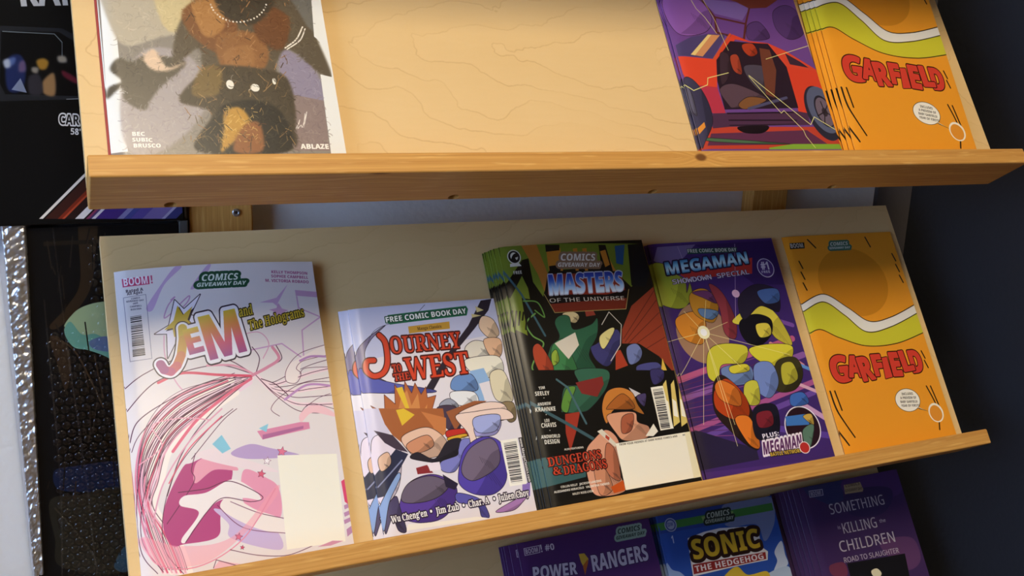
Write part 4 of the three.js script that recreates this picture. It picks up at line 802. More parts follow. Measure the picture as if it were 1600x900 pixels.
["s","#a08050",0.5,[65.7,200.9,62.8,206.1],0],
["s","#7a6440",0.5,[126.9,177.2,129.3,181.0],0],
["s","#7a6440",0.5,[94.0,228.0,91.4,231.0],0],
["s","#7a6440",0.5,[90.5,174.5,94.9,181.8],0],
["s","#7a6440",0.5,[105.5,234.2,102.7,238.1],0],
["s","#a08050",0.5,[61.8,214.8,63.8,217.3],0],
["s","#8f6a44",0.5,[96.6,230.0,91.3,234.2],0],
["s","#7a6440",0.5,[129.6,192.7,127.1,197.5],0],
["s","#8f6a44",0.5,[77.3,224.3,77.7,228.8],0],
["s","#7a6440",0.5,[64.2,231.5,58.4,233.8],0],
["s","#5a4a30",0.5,[62.9,216.3,63.7,221.3],0],
["s","#7a6440",0.5,[98.3,192.7,92.7,197.9],0],
["s","#5a4a30",0.5,[113.3,198.2,112.5,201.8],0],
["s","#3a3226",0.5,[86.6,174.2,85.2,180.0],0],
["s","#5a4a30",0.5,[86.6,186.1,80.0,189.8],0],
["s","#5a4a30",0.5,[71.9,185.9,70.4,189.6],0],
["s","#8f6a44",0.5,[73.5,229.8,73.5,237.2],0],
["s","#7a6440",0.5,[79.5,230.5,79.2,233.1],0],
["s","#5a4a30",0.5,[64.8,228.8,62.1,234.3],0],
["s","#3a3226",0.5,[113.4,213.6,113.0,219.4],0],
["s","#3a3226",0.5,[107.2,189.0,113.1,191.5],0],
["s","#5a4a30",0.5,[124.8,234.4,117.7,241.4],0],
["s","#7a6440",0.5,[57.8,234.7,61.8,240.4],0],
["s","#3a3226",0.5,[87.6,202.8,92.9,206.1],0],
["s","#7a6440",0.5,[48.6,231.8,49.7,235.2],0],
["s","#3a3226",0.5,[79.9,222.1,84.3,227.2],0],
["s","#a08050",0.5,[123.8,184.1,120.5,191.4],0],
["s","#a08050",0.5,[112.7,202.4,111.6,205.0],0],
["s","#a08050",0.5,[109.3,178.6,113.6,184.1],0],
["s","#a08050",0.5,[62.7,196.2,67.5,199.9],0],
["s","#a08050",0.5,[81.2,176.9,80.2,180.3],0],
["s","#3a3226",0.5,[130.4,196.5,134.7,200.9],0],
["s","#8f6a44",0.5,[54.3,231.4,54.0,235.8],0],
["s","#7a6440",0.5,[117.1,222.3,117.8,229.6],0],
["s","#3a3226",0.5,[97.9,232.3,96.1,238.7],0],
["s","#5a4a30",0.5,[61.4,228.8,63.7,232.6],0],
["s","#7a6440",0.5,[121.7,188.0,124.3,190.2],0],
["s","#3a3226",0.5,[75.0,207.7,78.1,213.1],0],
["s","#3a3226",0.5,[92.2,205.9,96.3,210.0],0],
["s","#7a6440",0.5,[107.9,235.9,109.5,241.3],0],
["s","#3a3226",0.5,[72.5,231.2,75.5,236.3],0],
["s","#3a3226",0.5,[126.0,204.5,126.9,209.1],0],
["s","#8f6a44",0.5,[60.1,222.3,65.8,226.2],0],
["s","#a08050",0.5,[84.1,211.5,79.1,218.6],0],
["s","#8f6a44",0.5,[79.5,209.7,81.0,216.5],0],
["s","#5a4a30",0.5,[56.0,214.4,53.5,218.5],0],
["s","#a08050",0.5,[61.9,229.4,55.2,236.4],0],
["s","#7a6440",0.5,[114.5,224.0,109.3,229.3],0],
["s","#7a6440",0.5,[89.3,209.4,91.8,216.8],0],
["s","#5a4a30",0.5,[59.0,214.8,59.9,221.2],0],
["s","#3a3226",0.5,[71.5,232.2,76.1,235.5],0],
["s","#8f6a44",0.5,[91.6,186.3,87.5,190.4],0],
["s","#3a3226",0.5,[96.5,236.6,95.7,243.8],0],
["s","#a08050",0.5,[75.8,200.8,69.2,204.1],0],
["s","#a08050",0.5,[92.0,217.1,95.8,221.4],0],
["s","#a08050",0.5,[84.9,173.7,78.3,181.5],0],
["s","#a08050",0.5,[126.5,231.7,129.6,238.8],0],
["s","#3a3226",0.5,[111.1,203.2,115.6,209.6],0],
["s","#8f6a44",0.5,[64.3,188.1,59.3,190.7],0],
["s","#a08050",0.5,[81.5,210.0,81.3,217.3],0],
["s","#5a4a30",0.5,[71.2,206.5,74.1,209.7],0],
["s","#8f6a44",0.5,[130.9,175.8,123.7,183.9],0],
["s","#5a4a30",0.5,[70.7,229.8,73.1,235.3],0],
["s","#7a6440",0.5,[124.0,229.0,124.0,234.9],0],
["s","#a08050",0.5,[107.9,207.8,106.3,211.1],0],
["s","#3a3226",0.5,[74.1,205.3,69.1,212.2],0],
["s","#8f6a44",0.5,[71.7,197.9,75.9,201.7],0],
["s","#7a6440",0.5,[81.8,199.7,78.2,205.6],0],
["s","#7a6440",0.5,[72.6,223.4,67.5,230.0],0],
["s","#a08050",0.5,[118.9,186.3,111.3,193.8],0],
["s","#3a3226",0.5,[89.9,229.5,95.7,235.4],0],
["s","#3a3226",0.5,[120.9,232.8,118.3,235.9],0],
["s","#3a3226",0.5,[95.1,184.0,95.9,191.2],0],
["s","#3a3226",0.5,[73.7,214.3,74.7,216.6],0],
["s","#a08050",0.5,[102.9,188.3,99.4,195.5],0],
["s","#7a6440",0.5,[101.6,193.8,106.0,200.9],0],
["s","#7a6440",0.5,[120.2,214.6,120.9,219.6],0],
["s","#8a6440",0.7,[138.1,127.8,134.6,129.9],0],
["s","#5a4028",0.7,[96.7,162.6,91.7,167.1],0],
["s","#5a4028",0.7,[84.4,147.9,86.0,150.0],0],
["s","#8a6440",0.7,[132.9,161.1,128.3,163.9],0],
["s","#8a6440",0.7,[77.0,171.8,71.9,176.4],0],
["s","#a87c50",0.7,[77.6,124.2,80.3,127.0],0],
["s","#8a6440",0.7,[88.4,147.9,84.8,151.7],0],
["s","#a87c50",0.7,[64.4,142.8,64.7,145.5],0],
["s","#a87c50",0.7,[73.8,155.2,70.6,157.1],0],
["s","#a87c50",0.7,[124.6,168.6,122.3,174.0],0],
["s","#4a3826",0.7,[129.7,168.1,127.3,172.4],0],
["s","#8a6440",0.7,[78.9,142.0,77.5,146.2],0],
["s","#a87c50",0.7,[110.4,149.3,105.7,155.2],0],
["s","#5a4028",0.7,[75.2,113.6,79.0,116.1],0],
["s","#8a6440",0.7,[74.9,151.1,76.1,152.7],0],
["s","#8a6440",0.7,[105.8,119.3,102.7,124.6],0],
["s","#a87c50",0.7,[64.9,173.4,67.9,177.2],0],
["s","#5a4028",0.7,[69.2,158.3,72.5,162.7],0],
["s","#5a4028",0.7,[115.4,160.1,112.5,164.2],0],
["s","#a87c50",0.7,[106.2,156.0,110.6,158.2],0],
["s","#8a6440",0.7,[122.0,107.3,126.0,111.6],0],
["s","#a87c50",0.7,[140.3,106.5,141.8,111.0],0],
["s","#5a4028",0.7,[128.7,110.7,131.3,113.9],0],
["s","#a87c50",0.7,[105.8,139.6,103.9,144.4],0],
["s","#8a6440",0.7,[122.3,156.8,118.7,160.1],0],
["s","#5a4028",0.7,[83.2,131.7,86.9,135.9],0],
["s","#8a6440",0.7,[88.5,143.2,92.5,145.4],0],
["s","#5a4028",0.7,[82.4,173.4,77.6,175.7],0],
["s","#a87c50",0.7,[80.7,154.0,84.5,157.5],0],
["s","#4a3826",0.7,[64.1,129.0,60.4,134.8],0],
["s","#8a6440",0.7,[108.3,129.4,107.5,131.7],0],
["s","#4a3826",0.7,[60.0,161.2,57.0,164.2],0],
["s","#8a6440",0.7,[109.3,108.5,108.4,114.3],0],
["s","#5a4028",0.7,[102.6,117.9,103.1,122.0],0],
["s","#4a3826",0.7,[119.8,105.5,116.5,110.0],0],
["s","#a87c50",0.7,[110.5,114.0,107.3,119.1],0],
["s","#a87c50",0.7,[102.1,131.2,105.7,136.1],0],
["s","#a87c50",0.7,[109.7,144.6,107.0,147.8],0],
["s","#a87c50",0.7,[100.4,143.2,100.5,148.3],0],
["s","#8a6440",0.7,[94.7,162.8,98.0,166.7],0],
["s","#5a4028",0.7,[140.2,112.7,140.9,114.6],0],
["s","#8a6440",0.7,[119.8,164.9,121.7,166.7],0],
["s","#5a4028",0.7,[127.7,114.0,125.1,116.1],0],
["s","#5a4028",0.7,[93.0,165.3,93.8,170.0],0],
["s","#8a6440",0.7,[98.1,157.5,101.5,160.2],0],
["s","#a87c50",0.7,[95.4,105.9,90.8,109.7],0],
["s","#8a6440",0.7,[66.2,136.9,63.7,142.0],0],
["s","#5a4028",0.7,[131.1,160.6,132.7,165.2],0],
["s","#8a6440",0.7,[68.6,114.1,72.6,117.6],0],
["s","#a87c50",0.7,[103.4,109.7,104.6,113.9],0],
["s","#8a6440",0.7,[98.3,143.6,93.6,147.3],0],
["s","#a87c50",0.7,[72.7,114.6,72.4,119.0],0],
["s","#8a6440",0.7,[69.1,147.6,69.8,149.2],0],
["s","#4a3826",0.7,[64.5,126.6,66.7,130.6],0],
["s","#a87c50",0.7,[138.1,113.5,138.1,116.3],0],
["s","#4a3826",0.7,[110.5,116.6,114.9,120.5],0],
["s","#5a4028",0.7,[61.2,146.1,58.6,150.2],0],
["s","#4a3826",0.7,[102.8,146.7,106.8,148.9],0],
["s","#a87c50",0.7,[68.5,172.4,70.0,176.0],0],
["s","#5a4028",0.7,[109.0,123.6,106.5,129.0],0],
["s","#d9b468",0.4,[97.6,217.7,100.5,214.3],0],
["s","#d9b468",0.4,[77.4,236.6,74.4,232.4],0],
["s","#d9b468",0.4,[100.5,208.3,101.9,207.0],0],
["s","#d9b468",0.4,[83.0,215.5,86.8,213.3],0],
["s","#d9b468",0.4,[82.9,221.0,84.9,218.3],0],
["s","#d9b468",0.4,[77.8,230.9,75.3,227.0],0],
["s","#d9b468",0.4,[75.1,236.5,74.6,236.2],0],
["s","#d9b468",0.4,[89.2,236.1,88.3,233.7],0],
["s","#d9b468",0.4,[95.7,208.3,94.7,208.1],0],
["s","#d9b468",0.4,[91.2,222.4,94.7,220.4],0],
["s","#d9b468",0.4,[95.6,219.6,92.8,217.4],0],
["s","#d9b468",0.4,[83.4,209.3,82.2,205.7],0],
["s","#d9b468",0.4,[87.4,229.4,89.2,229.8],0],
["s","#d9b468",0.4,[84.0,227.5,87.2,225.3],0],
["s","#d9b468",0.4,[101.4,211.2,104.6,211.6],0],
["s","#d9b468",0.4,[100.6,232.0,102.4,230.1],0],
["s","#d9b468",0.4,[93.6,233.4,94.3,232.4],0],
["s","#d9b468",0.4,[101.0,216.4,100.3,212.3],0],
["s","#d9b468",0.4,[98.6,226.3,100.3,223.3],0],
["s","#d9b468",0.4,[81.3,222.1,84.3,219.7],0],
["s","#d9b468",0.4,[87.5,220.3,90.6,216.7],0],
["s","#d9b468",0.4,[100.5,208.6,102.0,208.4],0],
["s","#d9b468",0.4,[87.7,229.5,86.5,226.0],0],
["s","#d9b468",0.4,[86.5,216.0,88.2,214.7],0],
["s","#d9b468",0.4,[91.8,236.1,93.9,236.1],0],
["s","#d9b468",0.4,[100.0,234.8,102.1,232.4],0],
["s","#d9b468",0.4,[88.6,229.9,90.7,230.4],0],
["s","#d9b468",0.4,[95.0,227.4,93.2,226.5],0],
["s","#d9b468",0.4,[80.8,226.9,78.9,222.7],0],
["s","#d9b468",0.4,[99.8,233.1,98.8,229.1],0],
["s","#d9b468",0.4,[96.6,230.3,94.0,230.4],0],
["s","#d9b468",0.4,[97.8,224.7,96.6,220.7],0],
["s","#d9b468",0.4,[78.3,221.1,80.0,220.2],0],
["s","#d9b468",0.4,[81.3,231.1,78.1,230.1],0],
["s","#d9b468",0.4,[82.5,208.7,80.3,208.7],0],
["s","#d9b468",0.4,[83.7,208.9,83.8,206.5],0],
["s","#d9b468",0.4,[90.9,224.8,92.4,225.5],0],
["s","#d9b468",0.4,[84.7,226.5,82.2,223.6],0],
["s","#d9b468",0.4,[77.8,232.9,76.6,232.4],0],
["s","#d9b468",0.4,[99.5,219.3,97.6,216.3],0],
["e","#e4ddd0",123.1,116.0,0.71,0.84,0],
["e","#e4ddd0",122.0,118.5,0.71,0.84,0],
["e","#e4ddd0",120.6,121.0,0.71,0.84,0],
["e","#e4ddd0",118.8,123.4,0.71,0.83,0],
["e","#e4ddd0",116.8,125.5,0.7,0.83,0],
["e","#e4ddd0",114.6,127.5,0.7,0.83,0],
["e","#e4ddd0",112.1,129.2,0.7,0.83,0],
["e","#e4ddd0",109.5,130.7,0.7,0.82,0],
["e","#e4ddd0",106.8,131.8,0.69,0.82,0],
["e","#e4ddd0",104.0,132.6,0.69,0.82,0],
["e","#e4ddd0",101.2,133.1,0.69,0.82,0],
["e","#e4ddd0",98.4,133.3,0.69,0.82,0],
["e","#e4ddd0",95.6,133.2,0.68,0.81,0],
["e","#e4ddd0",93.0,132.7,0.68,0.81,0],
["e","#e4ddd0",90.5,131.9,0.68,0.81,0],
["e","#e4ddd0",88.3,130.8,0.68,0.81,0],
["e","#e4ddd0",86.2,129.4,0.68,0.81,0],
["e","#e4ddd0",84.5,127.7,0.68,0.81,0],
["e","#e4ddd0",83.0,125.8,0.68,0.81,0],
["e","#e4ddd0",81.8,123.7,0.68,0.81,0],
["e","#e4ddd0",81.0,121.4,0.68,0.81,0],
["e","#e4ddd0",80.5,119.0,0.68,0.82,0],
["e","#e9e4d4",87.0,188.3,2.84,3.88,0],
["e","#e9e4d4",105.3,190.6,3.38,3.35,0],
["e","#e9e4d4",120.6,184.6,1.48,2.84,0],
["t","BEC",14.0,231.5,9.0,3.1,-0.0,"#f0ece2","b"],
["t","SUBIC",13.8,236.1,13.9,3.0,0.002,"#f0ece2","b"],
["t","BRUSCO",14.1,240.6,18.9,3.0,0.005,"#f0ece2","b"],
["t","ABLAZE",133.4,242.3,21.8,4.1,0.006,"#f4f0e6","k"],
["s","#e6ded2",0.5,[131.9,224.9,134.5,220.5,135.8,217.7,133.4,224.9,136.2,222.1,137.0,223.8,142.3,210.5,137.9,224.3,140.6,212.1],1],
["f","#e6e6e0",[163.3,69.9,195.6,67.0,170.5,248.0,155.9,247.9,157.7,177.3,166.7,179.4,167.5,153.1,157.6,143.0],0]] },
redCar: { w: 168, h: 259, base: '#6a4488', ops: [
["f","#6a4488",[15.7,-20.3,184.1,-40.0,170.2,248.1,-3.9,246.8],0],
["f","#8a5aa8",[2.8,80.9,42.0,78.2,54.1,99.0,40.2,117.3,7.5,119.0],1],
["f","#7c62a4",[46.2,77.9,98.2,80.3,105.0,85.9,91.4,100.7,59.6,94.8],0],
["f","#54386e",[135.0,88.0,154.0,78.6,167.3,86.0,167.5,110.6,146.1,119.8,132.3,108.4],1],
["f","#54386e",[96.0,106.4,112.8,101.5,119.8,119.1,92.8,122.4],1],
["f","#6b3228",[74.0,75.9,149.9,58.1,145.8,73.0,127.7,83.4,105.0,85.9,90.1,78.8],0],
["s","#5a2a24",2.0,[45.3,74.0,58.3,98.8,94.5,104.5,105.0,85.9],0],
["s","#5a2a24",2.4,[58.3,98.8,54.8,116.5,86.3,122.7,94.5,104.5],0],
["f","#b5402e",[2.3,220.3,172.2,219.5,169.4,244.3,-0.9,243.3],0],
["f","#5c2f4a",[13.8,227.4,130.8,223.4,151.5,238.5,6.0,239.8],0],
["f","#4b6a4c",[7.5,231.8,67.3,235.5,103.9,238.4,66.4,238.2,11.3,235.4],1],
["f","#7ea436",[77.4,242.3,108.1,238.4,167.1,238.6,168.3,244.3,76.7,244.1],0],
["f","#d2412a",[1.8,144.7,43.2,146.8,73.2,117.5,92.1,124.4,115.4,125.7,136.6,134.3,169.4,154.9,170.0,174.7,157.7,198.4,137.8,204.4,127.5,202.6,130.2,152.3,116.4,129.2,75.6,123.3,44.9,147.7,30.3,200.2,22.6,205.8,3.1,186.1],0],
["f","#d8452c",[1.8,144.7,44.2,147.3,36.3,178.0,12.4,174.9,1.9,164.1],0],
["f","#b23548",[12.1,175.8,36.3,178.0,37.6,205.6,22.4,206.1,18.9,185.7],0],
["f","#cf4630",[113.2,125.8,136.6,134.3,169.0,155.9,127.9,152.4],0],
["f","#3a2838",[133.6,136.4,150.3,145.6,159.1,152.3,135.7,149.1],0],
["f","#4a3f6a",[2.5,132.5,22.2,123.0,43.8,118.6,65.6,118.3,41.3,146.3,2.4,144.1],0],
["f","#c98a5c",[16.2,142.8,43.6,119.4,58.0,119.3,29.7,144.5],0],
["f","#e0c47a",[16.2,142.8,43.6,119.4,47.7,119.4,21.0,143.5],0],
["s","#c8502c",2.2,[42.1,146.8,71.1,117.6],0],
["f","#2a1c28",[44.9,147.7,68.5,125.5,91.5,126.4,115.2,126.3,130.2,152.3,128.8,198.8,37.7,201.9,38.7,170.5],0],
["f","#4a4250",[75.9,154.2,95.8,151.5,106.1,158.9,95.3,184.1,80.1,173.1],1],
["f","#3b2a34",[50.9,141.7,61.3,141.3,56.6,162.4,42.6,174.1],1],
["f","#6a3a2c",[102.5,131.8,115.0,133.2,115.5,156.7,102.5,187.8,93.2,184.2],0],
["f","#57414c",[38.8,179.8,59.1,173.7,91.8,188.0,81.4,193.8,50.5,199.9,43.6,196.3],1],
["f","#7a5030",[55.8,196.1,71.1,187.5,91.2,189.9,80.8,195.7,62.4,201.2],1],
["s","#4d4a68",3.0,[66.7,200.6,117.7,187.5],0],
["f","#a83c24",[82.2,128.8,95.5,127.2,98.3,137.8,88.3,142.1,81.7,136.6],1],
["f","#a0402c",[62.8,143.2,72.6,141.8,71.2,162.0,62.0,158.5],1],
["f","#4c2f48",[22.4,206.1,127.5,202.6,138.9,204.4,137.2,217.7,106.9,217.9,37.9,220.1,17.4,222.0],0],
["s","#241622",1.6,[39.5,205.9,120.6,203.7],0],
["s","#241622",1.4,[39.1,213.2,121.7,212.5],0],
["s","#2a1a28",1.2,[38.4,218.7,120.1,216.9],0],
["f","#1c1218",[47.9,220.4,83.3,219.0,74.5,226.4,54.0,226.4],1],
["e","#2c2a38",157.8,204.2,19.76,31.02,-0.12],
["e","#565b74",160.4,200.3,18.48,26.58,-0.12],
["e","#2a2632",161.2,202.2,11.27,18.26,-0.12],
["e","#6a5c6a",161.5,202.6,9.92,16.19,-0.12],
["e","#3a3038",161.4,203.0,3.61,4.98,0],
["s","#2c252c",1.3,[161.5,202.6,169.0,206.7],0],
["s","#2c252c",1.3,[161.5,202.6,156.3,216.9],0],
["s","#2c252c",1.3,[161.5,202.6,150.9,207.3],0],
["s","#2c252c",1.3,[161.5,202.6,160.2,191.1],0],
["s","#2c252c",1.3,[161.5,202.6,171.5,190.7],0],
["f","#3c3850",[1.5,168.7,12.9,173.0,20.6,193.0,19.7,214.8,5.7,234.5,-0.3,241.5,-0.1,222.1,-2.2,197.0],1],
["f","#5a5668",[1.5,175.2,5.0,186.0,4.3,207.8,0.6,200.6],1],
["f","#d88a34",[1.1,221.2,9.7,215.3,9.6,220.6,1.3,227.4],0],
["s","#e0dc8a",0.6,[34.6,78.7,38.3,90.2,45.7,99.5,54.5,117.5],0],
["s","#e0dc8a",0.5,[49.4,77.7,57.1,102.8,62.9,136.4],0],
["s","#e0dc8a",0.8,[0.5,175.2,7.9,182.0,25.7,175.5,28.4,168.0,54.8,161.5],0],
["s","#e0dc8a",0.6,[168.8,125.8,106.8,144.3],0],
["s","#e0dc8a",0.7,[78.7,164.6,105.1,204.8,109.4,201.9,126.4,223.4,127.3,230.0,134.6,242.6],0],
["s","#e0dc8a",0.8,[79.0,163.6,138.0,217.3,145.5,208.5,167.7,222.4],0]] },
purpleLetters: { w: 168, h: 259, base: '#4b2a62', ops: [
["f","#4b2a62",[-2.0,-1.7,170.4,-1.1,158.0,110.7,0.3,78.7],0],
["t","COMICS",123.0,11.2,30.4,5.5,0.009,"#26362e","i","#8fa69a",2.6,0],
["t","GIVEAWAY DAY",119.7,16.9,38.4,3.6,0.005,"#26362e","i","#8fa69a",2.6,0],
["t","COMICS",123.0,11.2,30.4,5.5,0.009,"#26362e","i"],
["t","GIVEAWAY DAY",119.7,16.9,38.4,3.6,0.005,"#26362e","i"],
["f","#d0c8d4",[6.0,6.4,25.2,6.3,24.4,14.2,5.8,14.3],0],
["f","#4b2a62",[6.8,7.1,24.3,7.0,23.6,13.5,6.6,13.6],0],
["t","BOOM",7.1,12.8,15.5,5.0,-0.004,"#d0c8d4","b"],
["t","!",25.1,14.0,2.9,8.0,-0.016,"#d0c8d4","b"],
["t","#0",30.5,13.6,11.8,6.7,0.032,"#d0c8d4","b"],
["t","POWER",9.1,40.1,54.3,12.7,0.07,"#c4bccc","k","#33204a",0.8,-0.05],
["t","RANGERS",81.3,45.1,75.1,17.0,0.003,"#c4bccc","k","#33204a",0.8,-0.05],
["f","#c8a43c",[69.6,23.7,76.5,24.2,80.3,30.6,77.6,36.6,72.1,47.0,71.7,36.9,70.3,32.4],0],
["f","#b2602c",[71.7,36.9,79.0,31.1,79.1,34.0,72.1,47.0],0]] },
blueSky: { w: 168, h: 259, base: '#2b4d9c', ops: [
["f","#2b4d9c",[1.5,-0.7,165.6,1.0,170.4,149.2,0.4,114.8],0],
["f","#2a3f86",[1.5,-0.7,165.6,1.0,166.3,23.0,0.9,20.4],0],
["f","#6f7aa0",[91.4,7.7,101.7,-0.2,165.5,1.5,165.2,26.1,153.1,43.3,140.5,50.6,135.2,30.7,100.4,28.0,90.3,23.2,99.1,20.0],1],
["f","#b9c2d2",[151.6,65.1,165.4,54.9,165.9,70.8,165.6,83.3,144.0,87.2,151.9,76.2],1],
["f","#8fa4c8",[0.5,53.3,5.3,61.6,14.8,66.3,19.6,74.7,-2.7,70.5],1],
["f","#a9b8cc",[129.4,89.1,165.0,84.8,165.0,102.0,129.3,95.2],1],
["f","#3f7a3c",[-0.1,8.1,166.1,8.7,165.6,17.7,1.9,16.8],0],
["f","#7e9a5a",[60.0,9.6,106.4,9.8,105.6,17.1,61.5,16.9],0],
["t","COMICS",66.5,13.0,33.9,6.3,0.002,"#a8b4a8","i","#1c2a24",2.6,0],
["t","GIVEAWAY DAY",63.0,18.4,41.4,4.0,0.015,"#a8b4a8","i","#1c2a24",2.6,0],
["t","COMICS",66.5,13.0,33.9,6.3,0.002,"#a8b4a8","i"],
["t","GIVEAWAY DAY",63.0,18.4,41.4,4.0,0.015,"#a8b4a8","i"],
["e","#9aa2bc",16.1,12.4,8.19,7.88,0],
["e","#3a4a86",16.1,12.4,6.77,6.67,0],
["e","#9aa2bc",16.1,12.4,5.34,5.15,0],
["t","IDW",11.9,14.0,7.8,4.4,-0.028,"#3a4a86","b"],
["t","1",12.2,33.2,4.4,8.8,0.036,"#b8bcd0","b"],
["f","#d8d4d0",[34.7,30.8,58.3,27.2,81.5,26.4,136.7,32.2,134.8,49.6,135.2,57.5,142.1,63.5,138.5,73.0,97.6,72.5,30.1,73.6,31.3,57.4],0],
["t","SONIC",35.7,55.2,98.8,21.7,0.014,"#c9a22a","k","#2c1714",4.5,0],
["t","SONIC",35.7,55.2,98.8,21.7,0.014,"#c9a22a","k"],
["f","#8c2622",[33.1,60.7,138.1,63.5,137.0,71.6,31.7,71.3],0],
["t","THE HEDGEHOG",34.5,69.3,100.1,6.6,0.015,"#dcd6d2","b"],
["f","#c8a832",[78.9,76.7,93.5,73.3,105.3,84.6,132.7,85.1,129.3,95.2,74.4,84.9],1]] },
duskyPurple: { w: 168, h: 259, base: '#3f2a54', ops: [
["f","#3f2a54",[3.1,-0.4,166.6,0.8,165.3,196.3,-6.2,161.3],0],
["f","#30325c",[5.4,0.3,70.9,0.7,64.1,25.1,39.5,27.3,9.4,10.5],0],
["f","#4a2f66",[73.4,1.1,165.0,1.0,164.9,28.5,123.0,34.4,77.5,25.2],1],
["f","#352850",[65.6,21.3,103.3,14.9,145.2,21.3,144.0,37.7,115.9,51.7,70.1,44.2],1],
["f","#5c3a62",[102.0,85.7,156.9,87.1,161.3,116.3,130.5,122.7],1],
["f","#6a3348",[13.0,97.2,36.1,97.6,35.3,112.9,13.7,108.8],1],
["f","#17161a",[40.6,99.4,138.4,104.1,129.7,169.7,38.3,151.6],0],
["f","#d8d0b0",[75.5,114.5,85.3,113.4,90.6,120.2,83.3,124.7,75.7,120.4],1],
["f","#a08c6c",[71.2,6.9,99.6,7.1,101.3,16.6,99.3,19.4,69.0,18.2],0],
["t","COMICS",72.6,10.2,24.9,3.9,0.004,"#564636","i"],
["t","GIVEAWAY DAY",69.9,15.9,30.0,3.6,0.031,"#4e3f33","i"],
["f","#a8a4b8",[13.0,5.5,35.5,6.5,34.2,14.4,11.5,13.8],0],
["f","#35325a",[13.7,6.6,34.2,7.3,33.1,13.6,12.8,13.0],0],
["t","BOOM!",14.3,12.5,17.5,5.1,0.019,"#a8a4b8","b"],
["t","SOMETHING",36.5,38.7,94.7,12.5,0.016,"#b8b0b8","r"],
["t","is",41.5,57.8,5.2,4.1,0.017,"#b8b0b8","r"],
["t","KILLING",47.6,64.4,59.9,12.7,0.019,"#b8b0b8","r"],
["t","the",112.0,61.2,11.0,4.2,0.018,"#b8b0b8","r"],
["t","CHILDREN",34.6,84.7,96.4,12.9,0.031,"#b8b0b8","r"],
["t","ROAD TO SLAUGHTER",36.4,98.0,93.4,6.2,0.038,"#b8b0b8","r"]] },
};
const BOXOPS = [["f","#d8d4d0",[290.8,492.2,293.8,492.4,462.2,322.1,458.8,322.3],0],
["f","#3a1e1a",[295.3,492.4,309.1,492.9,479.3,321.3,463.9,322.0],0],
["f","#7a2c1c",[305.5,492.8,309.6,492.9,479.9,321.3,475.3,321.5],0],
["f","#b0482c",[309.1,492.9,311.1,493.0,481.7,321.2,479.3,321.3],0],
["f","#2a1a18",[311.1,493.0,318.9,493.2,490.4,320.8,481.7,321.2],0],
["f","#e0dcdc",[319.4,493.3,326.6,493.5,499.1,320.4,490.9,320.8],0],
["f","#1a1214",[326.6,493.5,328.2,493.6,500.9,320.3,499.1,320.4],0],
["f","#8c3a5c",[328.2,493.6,330.8,493.7,503.9,320.2,500.9,320.3],0],
["f","#4a3a6a",[330.8,493.7,332.9,493.7,506.2,320.0,503.9,320.2],0],
["f","#d8d0d8",[332.9,493.7,336.1,493.8,509.8,319.9,506.2,320.0],0],
["f","#4a2f7c",[336.1,493.8,354.1,494.5,530.1,318.9,509.8,319.9],0],
["f","#8c86b4",[354.1,494.5,359.5,494.7,536.2,318.6,530.1,318.9],0],
["f","#4a4a8c",[359.5,494.7,364.9,494.9,542.3,318.3,536.2,318.6],0],
["f","#5a4a94",[364.9,494.9,375.2,495.2,553.9,317.8,542.3,318.3],0],
["f","#7a68a0",[375.2,495.2,391.8,495.8,572.6,316.9,553.9,317.8],0],
["f","#a8a0c0",[391.8,495.8,395.1,495.9,576.4,316.7,572.6,316.9],0],
["f","#3a3a70",[395.1,495.9,404.6,496.3,587.2,316.2,576.4,316.7],0],
["f","#202226",[271.5,330.0,318.6,329.9,336.0,338.6,334.2,388.7,267.0,391.5],0],
["f","#08090b",[273.1,334.1,316.4,333.1,331.7,343.0,330.8,386.1,272.2,385.6,269.0,376.7],0],
["s","#6a7478",0.7,[274.0,334.5,312.9,334.9,318.4,341.5],0],
["s","#5c6468",0.6,[318.4,341.5,317.6,354.2],0],
["s","#8a8f92",0.6,[319.0,389.0,332.2,388.2],0],
["f","#1c2650",[275.1,358.2,285.0,352.7,289.1,363.0,285.4,381.6,274.4,381.8],1],
["f","#6f7a94",[277.2,381.8,284.6,372.1,288.7,384.2],0],
["f","#4a5c8c",[277.1,356.6,282.0,355.4,280.6,360.7,275.7,362.9],1],
["f","#9aa4b8",[272.7,358.3,277.1,356.6,277.6,362.9,273.7,364.0],1],
["f","#5a4a6a",[284.6,359.5,288.5,357.8,289.0,365.7,284.0,366.9],1],
["f","#96702a",[297.7,357.5,303.3,355.2,307.0,358.2,304.6,364.1,299.7,364.3],1],
["f","#8c6c48",[301.0,374.9,310.4,367.2,310.2,385.4,301.4,384.5],1],
["f","#807a70",[294.0,362.9,298.8,363.3,297.5,368.1,293.7,366.6],1],
["f","#8c867a",[314.2,353.2,320.2,353.0,320.9,357.8,314.9,358.0],1],
["f","#5c1c2a",[317.5,364.8,330.0,372.6,328.8,376.4,318.1,370.2],1],
["f","#2c2a30",[291.0,370.9,299.4,369.6,300.4,384.5,290.6,384.7],1],
["t","CAR",311.6,410.3,16.2,8.7,0.043,"#0c0d0e","b","#dcdcdc",1.1,0],
["t","CAR",311.6,410.3,16.2,8.7,0.043,"#0c0d0e","b"],
["t","58\"",320.2,419.0,9.7,5.5,0.062,"#e0e0e0","b"],
["t","RANGERS",287.3,313.4,111.7,24.8,-0.08,"#b4b6b8","k"]];
